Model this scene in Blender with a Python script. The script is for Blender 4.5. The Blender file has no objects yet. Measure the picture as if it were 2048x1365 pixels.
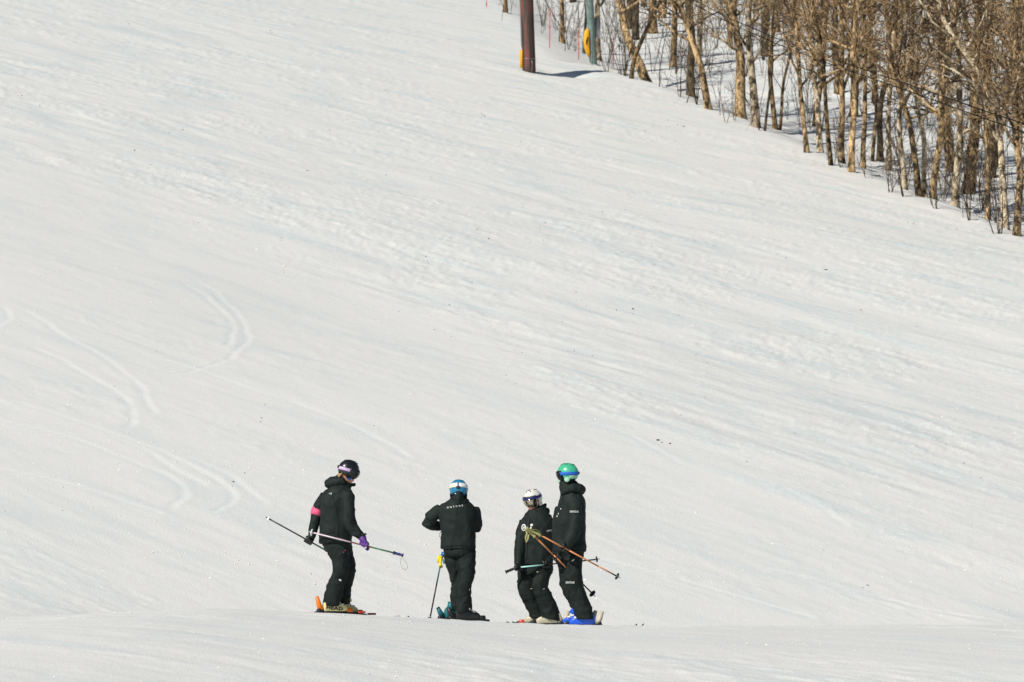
import bpy, bmesh, math, random
import numpy as np
from mathutils import Vector, Matrix
from mathutils.bvhtree import BVHTree

SC = bpy.context.scene
COL = SC.collection
# ------------------------------------------------------------------ camera, sky, sun, exposure
LENS, PITCH = 150.0, math.radians(2.0)
CAM = np.array([0.0, 0.0, 1.6])
FPX = 2048 * LENS / 36.0
cd = bpy.data.cameras.new('camera'); cam = bpy.data.objects.new('camera', cd); COL.objects.link(cam)
cam.location = CAM; cam.rotation_euler = (math.radians(90) + PITCH, 0, 0)
cd.lens = LENS; cd.sensor_width = 36; cd.clip_end = 3000; cd.clip_start = .5
cd.dof.use_dof = True; cd.dof.focus_distance = 53.0; cd.dof.aperture_fstop = 7
SC.camera = cam
SUN_AZ, SUN_EL = math.radians(42), math.radians(41)      # from behind the camera, to the left
to_sun = Vector((-math.sin(SUN_AZ)*math.cos(SUN_EL), -math.cos(SUN_AZ)*math.cos(SUN_EL), math.sin(SUN_EL)))
w = bpy.data.worlds.new('World'); SC.world = w; w.use_nodes = True
nt = w.node_tree; bg = nt.nodes['Background']
sky = nt.nodes.new('ShaderNodeTexSky'); sky.sky_type = 'NISHITA'; sky.sun_disc = False
sky.sun_elevation = SUN_EL; sky.sun_rotation = math.atan2(to_sun.x, to_sun.y)
sky.altitude = 600; sky.air_density = 1.0; sky.dust_density = 0.4; sky.ozone_density = 3.0
nt.links.new(sky.outputs[0], bg.inputs[0]); bg.inputs[1].default_value = 0.052
sd = bpy.data.lights.new('sun', 'SUN'); sun = bpy.data.objects.new('sun', sd); COL.objects.link(sun)
sd.energy = 4.25; sd.angle = math.radians(.53); sd.color = (1, .955, .88)
sun.rotation_euler = to_sun.to_track_quat('Z', 'Y').to_euler()
SC.view_settings.view_transform = 'Standard'; SC.view_settings.look = 'None'
SC.view_settings.exposure = 0.0; SC.view_settings.gamma = 1.0
SC.render.engine = 'CYCLES'; SC.cycles.max_bounces = 5; SC.cycles.use_denoising = True

# ------------------------------------------------------------------ helpers
cp, sp = math.cos(PITCH), math.sin(PITCH)
def P(px, py, D):
    """photo pixel at depth y = D -> world"""
    a = (px-1024)/FPX; b = (682.5-py)/FPX
    k = D/(cp - b*sp)
    return Vector((a*k, D, CAM[2] + (sp + b*cp)*k))
def to_px(x, y, z):
    dz = z - CAM[2]
    f = y*cp + dz*sp; u = -y*sp + dz*cp
    return 1024 + FPX*x/f, 682.5 - FPX*u/f
def hsh(i, j, k, seed):
    h = (i.astype(np.int64)*374761393 + j.astype(np.int64)*668265263 + k.astype(np.int64)*2147483647 + seed*974711) & 0xffffffff
    h = ((h ^ (h >> 13))*1274126177) & 0xffffffff
    h = ((h ^ (h >> 15))*2246822519) & 0xffffffff
    return ((h ^ (h >> 16)) & 0xffffff)/float(0xffffff)
def vn2(x, y, seed=0):
    x = np.asarray(x, float); y = np.asarray(y, float)
    i = np.floor(x); j = np.floor(y); fx = x-i; fy = y-j
    fx = fx*fx*fx*(fx*(fx*6-15)+10); fy = fy*fy*fy*(fy*(fy*6-15)+10); z = np.zeros_like(i)
    a = hsh(i, j, z, seed); b = hsh(i+1, j, z, seed); c = hsh(i, j+1, z, seed); d = hsh(i+1, j+1, z, seed)
    return (a*(1-fx)+b*fx)*(1-fy) + (c*(1-fx)+d*fx)*fy
def fbm2(x, y, seed=0, o=3):
    s = 0; a = .5; t = 0
    for q in range(o):
        s = s + a*vn2(x*2**q + 17.3*q, y*2**q - 9.1*q, seed+q); t += a; a *= .5
    return s/t
def vn3(p, seed=0):
    i = np.floor(p); f = p-i; f = f*f*(3-2*f); r = 0
    for dx in (0, 1):
        for dy in (0, 1):
            for dz in (0, 1):
                wgt = (f[:, 0] if dx else 1-f[:, 0])*(f[:, 1] if dy else 1-f[:, 1])*(f[:, 2] if dz else 1-f[:, 2])
                r = r + wgt*hsh(i[:, 0]+dx, i[:, 1]+dy, i[:, 2]+dz, seed)
    return r
def sstep(a, b, x):
    t = np.clip((x-a)/(b-a), 0, 1); return t*t*(3-2*t)

def mesh_obj(name, verts, faces, mat=None, parent=None, smooth=True):
    me = bpy.data.meshes.new(name); me.from_pydata([tuple(v) for v in verts], [], faces); me.update()
    if smooth: me.polygons.foreach_set('use_smooth', [True]*len(me.polygons))
    return link(name, me, mat, parent)
def link(name, me, mat=None, parent=None):
    o = bpy.data.objects.new(name, me); COL.objects.link(o)
    if mat and not me.materials: me.materials.append(mat)
    if parent:
        o.parent = parent; o.matrix_parent_inverse = Matrix.Translation(parent.location).inverted()
    return o
def tag(o, label=None, cat=None, group=None, kind=None):
    if label: o['label'] = label
    if cat: o['category'] = cat
    if group: o['group'] = group
    if kind: o['kind'] = kind
    return o
def empty(name, loc):
    o = bpy.data.objects.new(name, None); COL.objects.link(o); o.location = loc; o.empty_display_size = .1; return o

class MB:
    """collects closed pieces into one mesh"""
    def __init__(s): s.v = []; s.f = []
    def rings(s, rs, cap=True):
        n = len(rs[0]); b = len(s.v)
        for r in rs: s.v.extend([tuple(p) for p in r])
        for i in range(len(rs)-1):
            for j in range(n):
                j2 = (j+1) % n
                s.f.append((b+i*n+j, b+i*n+j2, b+(i+1)*n+j2, b+(i+1)*n+j))
        if cap:
            s.f.append(tuple(b+j for j in reversed(range(n))))
            e = b+(len(rs)-1)*n; s.f.append(tuple(e+j for j in range(n)))
    def tube(s, pts, rad, n=10, cap=True, squash=1.0, ref=None):
        pts = np.array([tuple(p) for p in pts], float); m = len(pts)
        if np.isscalar(rad): rad = [rad]*m
        tg = np.gradient(pts, axis=0); tg /= np.linalg.norm(tg, axis=1)[:, None] + 1e-12
        rf = np.array(ref if ref is not None else ((0, 0, 1) if abs(tg[:, 2]).mean() < .8 else (0, 1, 0)), float)
        a = np.cross(tg, rf); a /= np.linalg.norm(a, axis=1)[:, None] + 1e-12
        b = np.cross(tg, a)
        th = np.linspace(0, 2*math.pi, n, endpoint=False); c = np.cos(th); q = np.sin(th)
        rs = [pts[i] + rad[i]*(c[:, None]*a[i] + squash*q[:, None]*b[i]) for i in range(m)]
        s.rings(rs, cap)
    def ball(s, c, r, n=14, m=9, ax=None):
        """ellipsoid; r = three radii along the axes ax"""
        c = np.array(tuple(c), float); ax = np.eye(3) if ax is None else np.array([tuple(a) for a in ax])
        rs = []
        for i in range(m+1):
            t = -math.pi/2 + math.pi*(i/m*.96+.02)
            rs.append([c + ax[0]*r[0]*math.cos(t)*math.cos(p) + ax[1]*r[1]*math.cos(t)*math.sin(p) + ax[2]*r[2]*math.sin(t)
                       for p in np.linspace(0, 2*math.pi, n, endpoint=False)])
        s.rings(rs)
    def box(s, c, h, ax=None, taper=1.0):
        c = np.array(tuple(c), float); ax = np.eye(3) if ax is None else np.array([tuple(a) for a in ax])
        rs = []
        for z, k in ((-1, 1), (-.8, 1), (.8, taper), (1, taper)):
            g = .86 if abs(z) == 1 else 1
            rs.append([c + ax[0]*h[0]*x*k*g + ax[1]*h[1]*y*k*g + ax[2]*h[2]*z for x, y in ((-1, -.8), (-.8, -1), (.8, -1), (1, -.8), (1, .8), (.8, 1), (-.8, 1), (-1, .8))])
        s.rings(rs)
    def build(s, name, mat=None, parent=None, smooth=True):
        return mesh_obj(name, s.v, s.f, mat, parent, smooth)

def remeshed(mb, voxel, smooth=3, wrinkle=0.0, seed=0, wscale=9.0, zs=1.0):
    o = mb.build('tmp'); r = o.modifiers.new('r', 'REMESH'); r.mode = 'VOXEL'; r.voxel_size = voxel
    if smooth:
        m = o.modifiers.new('s', 'SMOOTH'); m.factor = .5; m.iterations = smooth
    dg = bpy.context.evaluated_depsgraph_get()
    me = bpy.data.meshes.new_from_object(o.evaluated_get(dg))
    old = o.data; bpy.data.objects.remove(o); bpy.data.meshes.remove(old)
    n = len(me.vertices)
    if wrinkle:
        co = np.empty(n*3); me.vertices.foreach_get('co', co); co = co.reshape(-1, 3)
        no = np.empty(n*3); me.vertices.foreach_get('normal', no); no = no.reshape(-1, 3)
        q = co*wscale*np.array([1, 1, zs])
        wob = np.stack([vn3(q*.6+5, seed+5), vn3(q*.6+50, seed+6), vn3(q*.6+90, seed+7)], 1)
        q = q + wob*1.6
        rid = 1-np.abs(2*vn3(q, seed)-1)
        rid2 = 1-np.abs(2*vn3(q*2.1+3, seed+1)-1)
        h = (rid**2 - .35)*wrinkle + (rid2**2-.35)*wrinkle*.45
        co = co + no*h[:, None]
        me.vertices.foreach_set('co', co.ravel()); me.update()
    me.polygons.foreach_set('use_smooth', [True]*len(me.polygons)); me.materials.clear()
    return me

# ------------------------------------------------------------------ materials
def new_mat(name):
    m = bpy.data.materials.new(name); m.use_nodes = True
    return m, m.node_tree.nodes, m.node_tree.links, m.node_tree.nodes['Principled BSDF']
def plain(name, col, rough=.6, metal=0.0, var=.15, scale=20, bump=.0, bscale=60, coat=0):
    """one colour with slight wear and relief"""
    m, N, L, b = new_mat(name)
    tc = N.new('ShaderNodeTexCoord'); nz = N.new('ShaderNodeTexNoise'); nz.inputs['Scale'].default_value = scale
    nz.inputs['Detail'].default_value = 4; L.new(tc.outputs['Object'], nz.inputs['Vector'])
    r = N.new('ShaderNodeValToRGB'); r.color_ramp.elements[0].position = .3; r.color_ramp.elements[1].position = .7
    r.color_ramp.elements[0].color = tuple(c*(1-var) for c in col)+(1,); r.color_ramp.elements[1].color = tuple(min(1, c*(1+var)) for c in col)+(1,)
    L.new(nz.outputs[0], r.inputs[0]); L.new(r.outputs[0], b.inputs['Base Color'])
    b.inputs['Roughness'].default_value = rough; b.inputs['Metallic'].default_value = metal
    if coat: b.inputs['Coat Weight'].default_value = coat
    if bump:
        n2 = N.new('ShaderNodeTexNoise'); n2.inputs['Scale'].default_value = bscale; L.new(tc.outputs['Object'], n2.inputs['Vector'])
        bp = N.new('ShaderNodeBump'); bp.inputs['Strength'].default_value = bump; bp.inputs['Distance'].default_value = .01
        L.new(n2.outputs[0], bp.inputs['Height']); L.new(bp.outputs[0], b.inputs['Normal'])
    return m
def mathn(N, L, op, a, b=None, clamp=False):
    n = N.new('ShaderNodeMath'); n.operation = op; n.use_clamp = clamp
    for i, v in enumerate((a, b)):
        if v is None: continue
        if isinstance(v, (int, float)): n.inputs[i].default_value = v
        else: L.new(v, n.inputs[i])
    return n.outputs[0]
def mixc(N, L, fac, a, b):
    n = N.new('ShaderNodeMix'); n.data_type = 'RGBA'
    if isinstance(fac, (int, float)): n.inputs[0].default_value = fac
    else: L.new(fac, n.inputs[0])
    for i, v in ((6, a), (7, b)):
        if isinstance(v, tuple): n.inputs[i].default_value = v+(1,)
        else: L.new(v, n.inputs[i])
    return n.outputs[2]

def snow_material():
    m, N, L, b = new_mat('snow')
    g = N.new('ShaderNodeNewGeometry')
    rot = N.new('ShaderNodeVectorRotate'); rot.rotation_type = 'Z_AXIS'; rot.inputs['Angle'].default_value = math.radians(55.5)
    L.new(g.outputs['Position'], rot.inputs['Vector'])      # x along the fall line, y across it
    def noise(vec, sx, sy, sz, det=4, rough=.55, dist=0.0):
        mp = N.new('ShaderNodeMapping'); mp.inputs['Scale'].default_value = (sx, sy, sz); L.new(vec, mp.inputs['Vector'])
        n = N.new('ShaderNodeTexNoise'); n.inputs['Scale'].default_value = 1; n.inputs['Detail'].default_value = det
        n.inputs['Roughness'].default_value = rough; n.inputs['Distortion'].default_value = dist
        L.new(mp.outputs[0], n.inputs['Vector']); return n.outputs[0]
    at = N.new('ShaderNodeAttribute'); at.attribute_name = 'rough'; rgh = at.outputs['Fac']
    ap = N.new('ShaderNodeAttribute'); ap.attribute_name = 'packed'; pck = ap.outputs['Fac']
    st = noise(rot.outputs[0], .15, 1.0, .5, 6, .68, .5)
    st2 = noise(rot.outputs[0], .55, 3.4, 1, 5, .65, .8)
    gr = noise(g.outputs['Position'], 9, 4, 9, 3, .6)
    fine = noise(g.outputs['Position'], 32, 14, 32, 2, .5)
    # icy scraped patches among drier white snow
    def ramp(v, lo, hi):
        r = N.new('ShaderNodeMapRange'); r.inputs[1].default_value = lo; r.inputs[2].default_value = hi; r.interpolation_type = 'SMOOTHSTEP'
        L.new(v, r.inputs[0]); return r.outputs[0]
    ice = ramp(st, .46, .68); ice2 = ramp(st2, .45, .72)
    ice = mathn(N, L, 'ADD', mathn(N, L, 'MULTIPLY', ice, .75), mathn(N, L, 'MULTIPLY', ice2, .45), True)
    k = mathn(N, L, 'ADD', mathn(N, L, 'MULTIPLY', rgh, .50), .42)
    ice = mathn(N, L, 'MULTIPLY', ice, k)
    ice = mathn(N, L, 'ADD', ice, mathn(N, L, 'MULTIPLY', pck, .6), True)
    c = mixc(N, L, ice, (.815, .805, .76), (.64, .715, .705))
    c = mixc(N, L, mathn(N, L, 'MULTIPLY', ramp(gr, .55, .75), mathn(N, L, 'ADD', mathn(N, L, 'MULTIPLY', rgh, .55), .3)), c, (.90, .89, .85))
    c = mixc(N, L, mathn(N, L, 'MULTIPLY', ramp(fine, .55, .78), .45), c, (.92, .91, .88))
    al = N.new('ShaderNodeAttribute'); al.attribute_name = 'loose'
    c = mixc(N, L, mathn(N, L, 'MULTIPLY', al.outputs['Fac'], .32), c, (.93, .92, .89))
    L.new(c, b.inputs['Base Color'])
    b.inputs['Roughness'].default_value = .62; b.inputs['Specular IOR Level'].default_value = .3
    h = mathn(N, L, 'ADD', mathn(N, L, 'MULTIPLY', st2, .014), mathn(N, L, 'MULTIPLY', gr, .011))
    h = mathn(N, L, 'ADD', mathn(N, L, 'MULTIPLY', h, mathn(N, L, 'ADD', mathn(N, L, 'MULTIPLY', rgh, .8), .25)), mathn(N, L, 'MULTIPLY', fine, .008))
    bp = N.new('ShaderNodeBump'); bp.inputs['Strength'].default_value = .6; bp.inputs['Distance'].default_value = 1.0
    L.new(h, bp.inputs['Height']); L.new(bp.outputs[0], b.inputs['Normal'])
    return m

def bark_material(name, light, mid, dark, band=.0):
    m, N, L, b = new_mat(name)
    tc = N.new('ShaderNodeTexCoord'); oi = N.new('ShaderNodeObjectInfo')
    off = N.new('ShaderNodeVectorMath'); off.operation = 'ADD'
    sc = N.new('ShaderNodeVectorMath'); sc.operation = 'SCALE'; sc.inputs[0].default_value = (31, 17, 43); L.new(oi.outputs['Random'], sc.inputs['Scale'])
    L.new(tc.outputs['Object'], off.inputs[0]); L.new(sc.outputs[0], off.inputs[1])
    def nz(sx, sy, sz, det=5):
        mp = N.new('ShaderNodeMapping'); mp.inputs['Scale'].default_value = (sx, sy, sz); L.new(off.outputs[0], mp.inputs['Vector'])
        n = N.new('ShaderNodeTexNoise'); n.inputs['Scale'].default_value = 1; n.inputs['Detail'].default_value = det; n.inputs['Roughness'].default_value = .65
        L.new(mp.outputs[0], n.inputs['Vector']); return n.outputs[0]
    a = nz(7, 7, 3.2); p = nz(14, 14, 30, 3); big = nz(1.2, 1.2, .8, 3)
    r = N.new('ShaderNodeValToRGB'); e = r.color_ramp.elements
    e[0].position = .43; e[0].color = dark+(1,); e[1].position = .59; e[1].color = light+(1,)
    x = e.new(.50); x.color = mid+(1,)
    L.new(mathn(N, L, 'ADD', mathn(N, L, 'MULTIPLY', a, .8), mathn(N, L, 'MULTIPLY', big, .2)), r.inputs[0])
    c = mixc(N, L, mathn(N, L, 'MULTIPLY', mathn(N, L, 'GREATER_THAN', p, .60), band), r.outputs[0], dark)
    hv = N.new('ShaderNodeHueSaturation'); L.new(c, hv.inputs['Color'])
    L.new(mathn(N, L, 'ADD', mathn(N, L, 'MULTIPLY', oi.outputs['Random'], .85), .45), hv.inputs['Value'])
    L.new(hv.outputs[0], b.inputs['Base Color']); b.inputs['Roughness'].default_value = .85; b.inputs['Specular IOR Level'].default_value = .2
    bp = N.new('ShaderNodeBump'); bp.inputs['Strength'].default_value = .9; bp.inputs['Distance'].default_value = .03
    L.new(a, bp.inputs['Height']); L.new(bp.outputs[0], b.inputs['Normal'])
    return m

M = {}
M['snow'] = snow_material()
M['bark_tan'] = bark_material('bark_tan', (.68, .47, .25), (.26, .175, .088), (.034, .027, .019), .85)
M['bark_pale'] = bark_material('bark_pale', (.74, .63, .46), (.40, .31, .20), (.055, .044, .032), .9)
M['bark_dark'] = bark_material('bark_dark', (.20, .15, .09), (.095, .072, .045), (.03, .025, .018), .4)
M['twig'] = bark_material('twig', (.80, .55, .29), (.46, .30, .15), (.07, .046, .028), 0)
M['twig_dark'] = bark_material('twig_dark', (.20, .14, .085), (.10, .072, .048), (.04, .03, .022), 0)
M['twig_brown'] = bark_material('twig_brown', (.22, .14, .08), (.10, .066, .040), (.03, .021, .015), 0)
M['red'] = plain('red_marker', (.62, .07, .06), .5)
M['yellow_pad'] = plain('yellow_pad', (.85, .42, .01), .55, var=.08)
M['black'] = plain('black_plastic', (.012, .013, .014), .45)
M['cable'] = plain('cable', (.012, .012, .012), .95); M['cable'].node_tree.nodes['Principled BSDF'].inputs['Specular IOR Level'].default_value = 0
M['cloth'] = plain('black_shell_fabric', (.0112, .0178, .0155), .72, var=.25, scale=9, bump=.25, bscale=45)
M['cloth2'] = plain('black_pants_fabric', (.0098, .0152, .0135), .75, var=.25, scale=9, bump=.25, bscale=45)
M['knit'] = plain('black_knit', (.010, .012, .012), .9)
M['skin'] = plain('skin', (.60, .30, .20), .55, var=.06)
M['lip'] = plain('lip', (.45, .15, .12), .5)
M['hair'] = plain('blond_hair', (.42, .27, .10), .6)
M['white_print'] = plain('white_print', (.82, .84, .82), .5, var=.04)
M['pink'] = plain('pink_fabric', (.85, .10, .22), .6, var=.35, scale=30)
M['purple'] = plain('purple_glove', (.085, .025, .20), .6)
M['cream'] = plain('cream_boot', (.72, .66, .30), .4, var=.1)
M['beige'] = plain('beige_boot', (.55, .50, .38), .4, var=.12)
M['orange'] = plain('orange_plastic', (.90, .20, .01), .4, var=.05)
M['blue_boot'] = plain('blue_boot', (.01, .10, .68), .35, var=.12)
M['teal'] = plain('teal_plastic', (.01, .15, .17), .4, var=.2)
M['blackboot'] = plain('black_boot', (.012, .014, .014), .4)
M['metal'] = plain('grey_metal', (.42, .43, .44), .35, .8)
M['mint'] = plain('mint_paint', (.42, .80, .72), .4, var=.04)
M['copper'] = plain('copper_paint', (.62, .24, .09), .4, var=.06)
M['olive'] = plain('olive_grip', (.36, .34, .13), .6, var=.15)
M['navy'] = plain('navy_plastic', (.01, .018, .11), .4)
M['bluestrap'] = plain('blue_strap', (.01, .12, .55), .6)
M['lavender'] = plain('lavender_strap', (.58, .42, .66), .6, var=.1)
M['white_shell'] = plain('white_helmet', (.74, .72, .66), .35, var=.05, coat=.3)
M['green_shell'] = plain('green_helmet', (.06, .46, .25), .3, var=.10, coat=.5)
M['palegreen'] = plain('pale_green_pad', (.35, .62, .44), .5)
M['black_shell'] = plain('black_helmet', (.012, .014, .013), .30, coat=.4)
M['blue_shell'] = plain('blue_helmet', (.02, .22, .40), .35, var=.35, scale=45, coat=.3)
M['yellow'] = plain('yellow_fabric', (.80, .62, .02), .6)
M['lens_dark'] = plain('dark_lens', (.006, .008, .009), .12)
M['magenta'] = plain('magenta_topsheet', (.62, .03, .25), .4)
M['redski'] = plain('red_topsheet', (.60, .05, .03), .4)
M['blackski'] = plain('black_topsheet', (.015, .015, .016), .4)
M['litter'] = plain('litter', (.055, .05, .042), .9)
for k_ in ('cloth', 'cloth2', 'knit'): M[k_].node_tree.nodes['Principled BSDF'].inputs['Specular IOR Level'].default_value = .22
def lens_mat():
    m, N, L, b = new_mat('mirror_lens')
    b.inputs['Base Color'].default_value = (.50, .44, .33, 1); b.inputs['Metallic'].default_value = .9; b.inputs['Roughness'].default_value = .08
    return m
M['lens_gold'] = lens_mat()
def rust_mat():
    m, N, L, b = new_mat('weathered_brown_steel')
    tc = N.new('ShaderNodeTexCoord'); mp = N.new('ShaderNodeMapping'); mp.inputs['Scale'].default_value = (9, 9, .9); L.new(tc.outputs['Object'], mp.inputs[0])
    n = N.new('ShaderNodeTexNoise'); n.inputs['Scale'].default_value = 1; n.inputs['Detail'].default_value = 6; L.new(mp.outputs[0], n.inputs['Vector'])
    r = N.new('ShaderNodeValToRGB'); e = r.color_ramp.elements
    e[0].position = .38; e[0].color = (.038, .030, .026, 1); e[1].position = .68; e[1].color = (.20, .055, .032, 1)
    x = e.new(.5); x.color = (.075, .045, .036, 1)
    L.new(n.outputs[0], r.inputs[0]); L.new(r.outputs[0], b.inputs['Base Color']); b.inputs['Roughness'].default_value = .6
    return m
M['rust'] = rust_mat()
M['green_steel'] = plain('grey_green_steel', (.16, .235, .215), .5, var=.25, scale=4, bump=.2)

# ------------------------------------------------------------------ terrain
def plane_at(px, py):
    """depth at which the ray meets the plane of the far slope"""
    a = (px-1024)/FPX; b = (682.5-py)/FPX; k = 1/(cp-b*sp); e = (sp+b*cp)*k; a *= k
    return 12.28/(.181 - .1*a - e)
EDGE_PX = [(2700, 760), (2300, 575), (2048, 478), (1860, 404), (1700, 338), (1500, 252), (1300, 166), (1215, 134), (1150, 128), (1100, 118), (1060, 75), (1020, 32), (985, 0)]
_e = []
for px, py in EDGE_PX:
    D = plane_at(px, py); _e.append((D, (px-1024)/FPX*D))
_e.sort(); EY = np.array([0, *[q[0] for q in _e], 260, 600]); EX = np.array([_e[0][1]+25, *[q[1] for q in _e], -6, -60])
CREST = [(-3000, 1150), (0, 1206), (400, 1218), (680, 1229), (920, 1242), (1080, 1250), (1165, 1253), (1500, 1255), (2048, 1253), (5000, 1250)]
_cx = np.array([P(px, py, 50.5).x for px, py in CREST]); _cz = np.array([P(px, py, 50.5).z for px, py in CREST])
BOWL = ((1058-1024)/FPX*plane_at(1057, 142)+1.35, plane_at(1057, 142)+.8)
def G(x, y):
    """bare height of the ground"""
    x = np.asarray(x, float); y = np.asarray(y, float)
    yy = np.minimum(y, 420); far = -10.68 + .181*yy - .1*np.clip(x, -120, 200)
    far = far + (fbm2(x*.05, y*.03, 3)-.5)*.7*sstep(62, 85, y)*(1-.7*sstep(100, 125, y))
    s = (x - np.interp(y, EY, EX))*.93
    hump = (fbm2(x*.35, y*.2, 8)-.5)
    far = far - (.75+.5*hump)*sstep(-.1, 3.2, s) + .10*np.clip(s-4, 0, 90) + .5*hump*sstep(1, 5, s)
    bx_, by_ = BOWL; ba = (x-bx_)*.67+(y-by_)*.74; bb = (x-bx_)*.74-(y-by_)*.67; far = far - .42*np.exp(-(ba/1.15)**2 - (bb/.65)**2)
    t = np.clip(y-50.5, -19, 12); tp = np.maximum(t, 0)
    zc = np.interp(x, _cx, _cz)
    near = zc - .0314*t - np.where(t < 0, .0034*t*t, (.004*tp*tp + .0012*tp**3)*(1-.94*sstep(1.9, 7, x)))
    ml = sstep(-9.5, -2.75, x); near = near*ml + (1-ml)*(-.20 - .006*t)
    near = near - .1*np.maximum(y-62.5, 0)
    k = .16 + .22*(1-sstep(-8, -2.6, x)) + .15*sstep(2.2, 9, x)
    return .5*(near+far+np.sqrt((near-far)**2+k*k))
def g1(x, y): return float(G(np.array([x]), np.array([y]))[0])
def ray_ground(px, py, d0=90.0, d1=260.0):
    D = np.arange(d0, d1, .15)
    p0 = P(px, py, 1.0); dx = p0.x; dz = p0.z-CAM[2]
    h = CAM[2]+dz*D - G(dx*D, D)
    i = np.argmax(h < 0)
    return float(D[i]) if h[i] < 0 else 175.0

TZ = lambda ox, oy, k, pts: [(ox+x/k, oy+y/k) for x, y in pts]
TRACKS = [TZ(0, 550, 2.481, t) for t in (
    [(940, 0), (1060, 65), (1150, 150), (1180, 220), (1220, 270), (1200, 340), (1140, 400), (1040, 450), (920, 485), (800, 500)],
    [(880, 20), (1000, 80), (1100, 160), (1140, 230), (1135, 310), (1095, 350)],
    [(100, 170), (330, 310), (480, 400), (620, 500), (700, 590), (740, 660), (735, 710)],
    [(120, 345), (220, 390), (380, 470), (520, 560), (620, 640), (660, 700), (640, 750), (590, 770)],
    [(-60, 720), (0, 735), (200, 775), (430, 840), (650, 930), (800, 990), (890, 1050), (910, 1090), (880, 1140), (800, 1165)],
    [(0, 620), (230, 690), (450, 760), (700, 840), (900, 940), (1080, 1020), (1150, 1080), (1140, 1130), (1040, 1190)],
    [(500, 790), (700, 870), (900, 990), (1040, 1060)],
    [(-40, 960), (300, 1030), (600, 1120), (780, 1180), (850, 1200)],
    [(760, 410), (960, 470), (1200, 560), (1450, 650), (1737, 755), (2050, 930)],
    [(0, 150), (30, 190), (15, 240), (-40, 270)],
    [(900, 900), (1100, 980), (1250, 1080), (1330, 1150)],
)] + [TZ(1200, 500, 1.5778, t) for t in (
    [(-100, 540), (0, 565), (100, 600), (180, 640), (260, 690)],
    [(-100, 960), (100, 1000), (300, 1060), (500, 1110), (700, 1180)],
    [(500, 1000), (700, 1050), (900, 1110), (1100, 1160), (1240, 1185)],
    [(560, 760), (680, 815), (800, 890)],
)]
SMOOTH = [(-800, 60), (0, 318), (500, 500), (900, 690), (1100, 800), (1300, 890), (1500, 985), (2048, 1190), (2600, 1400)]

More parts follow.
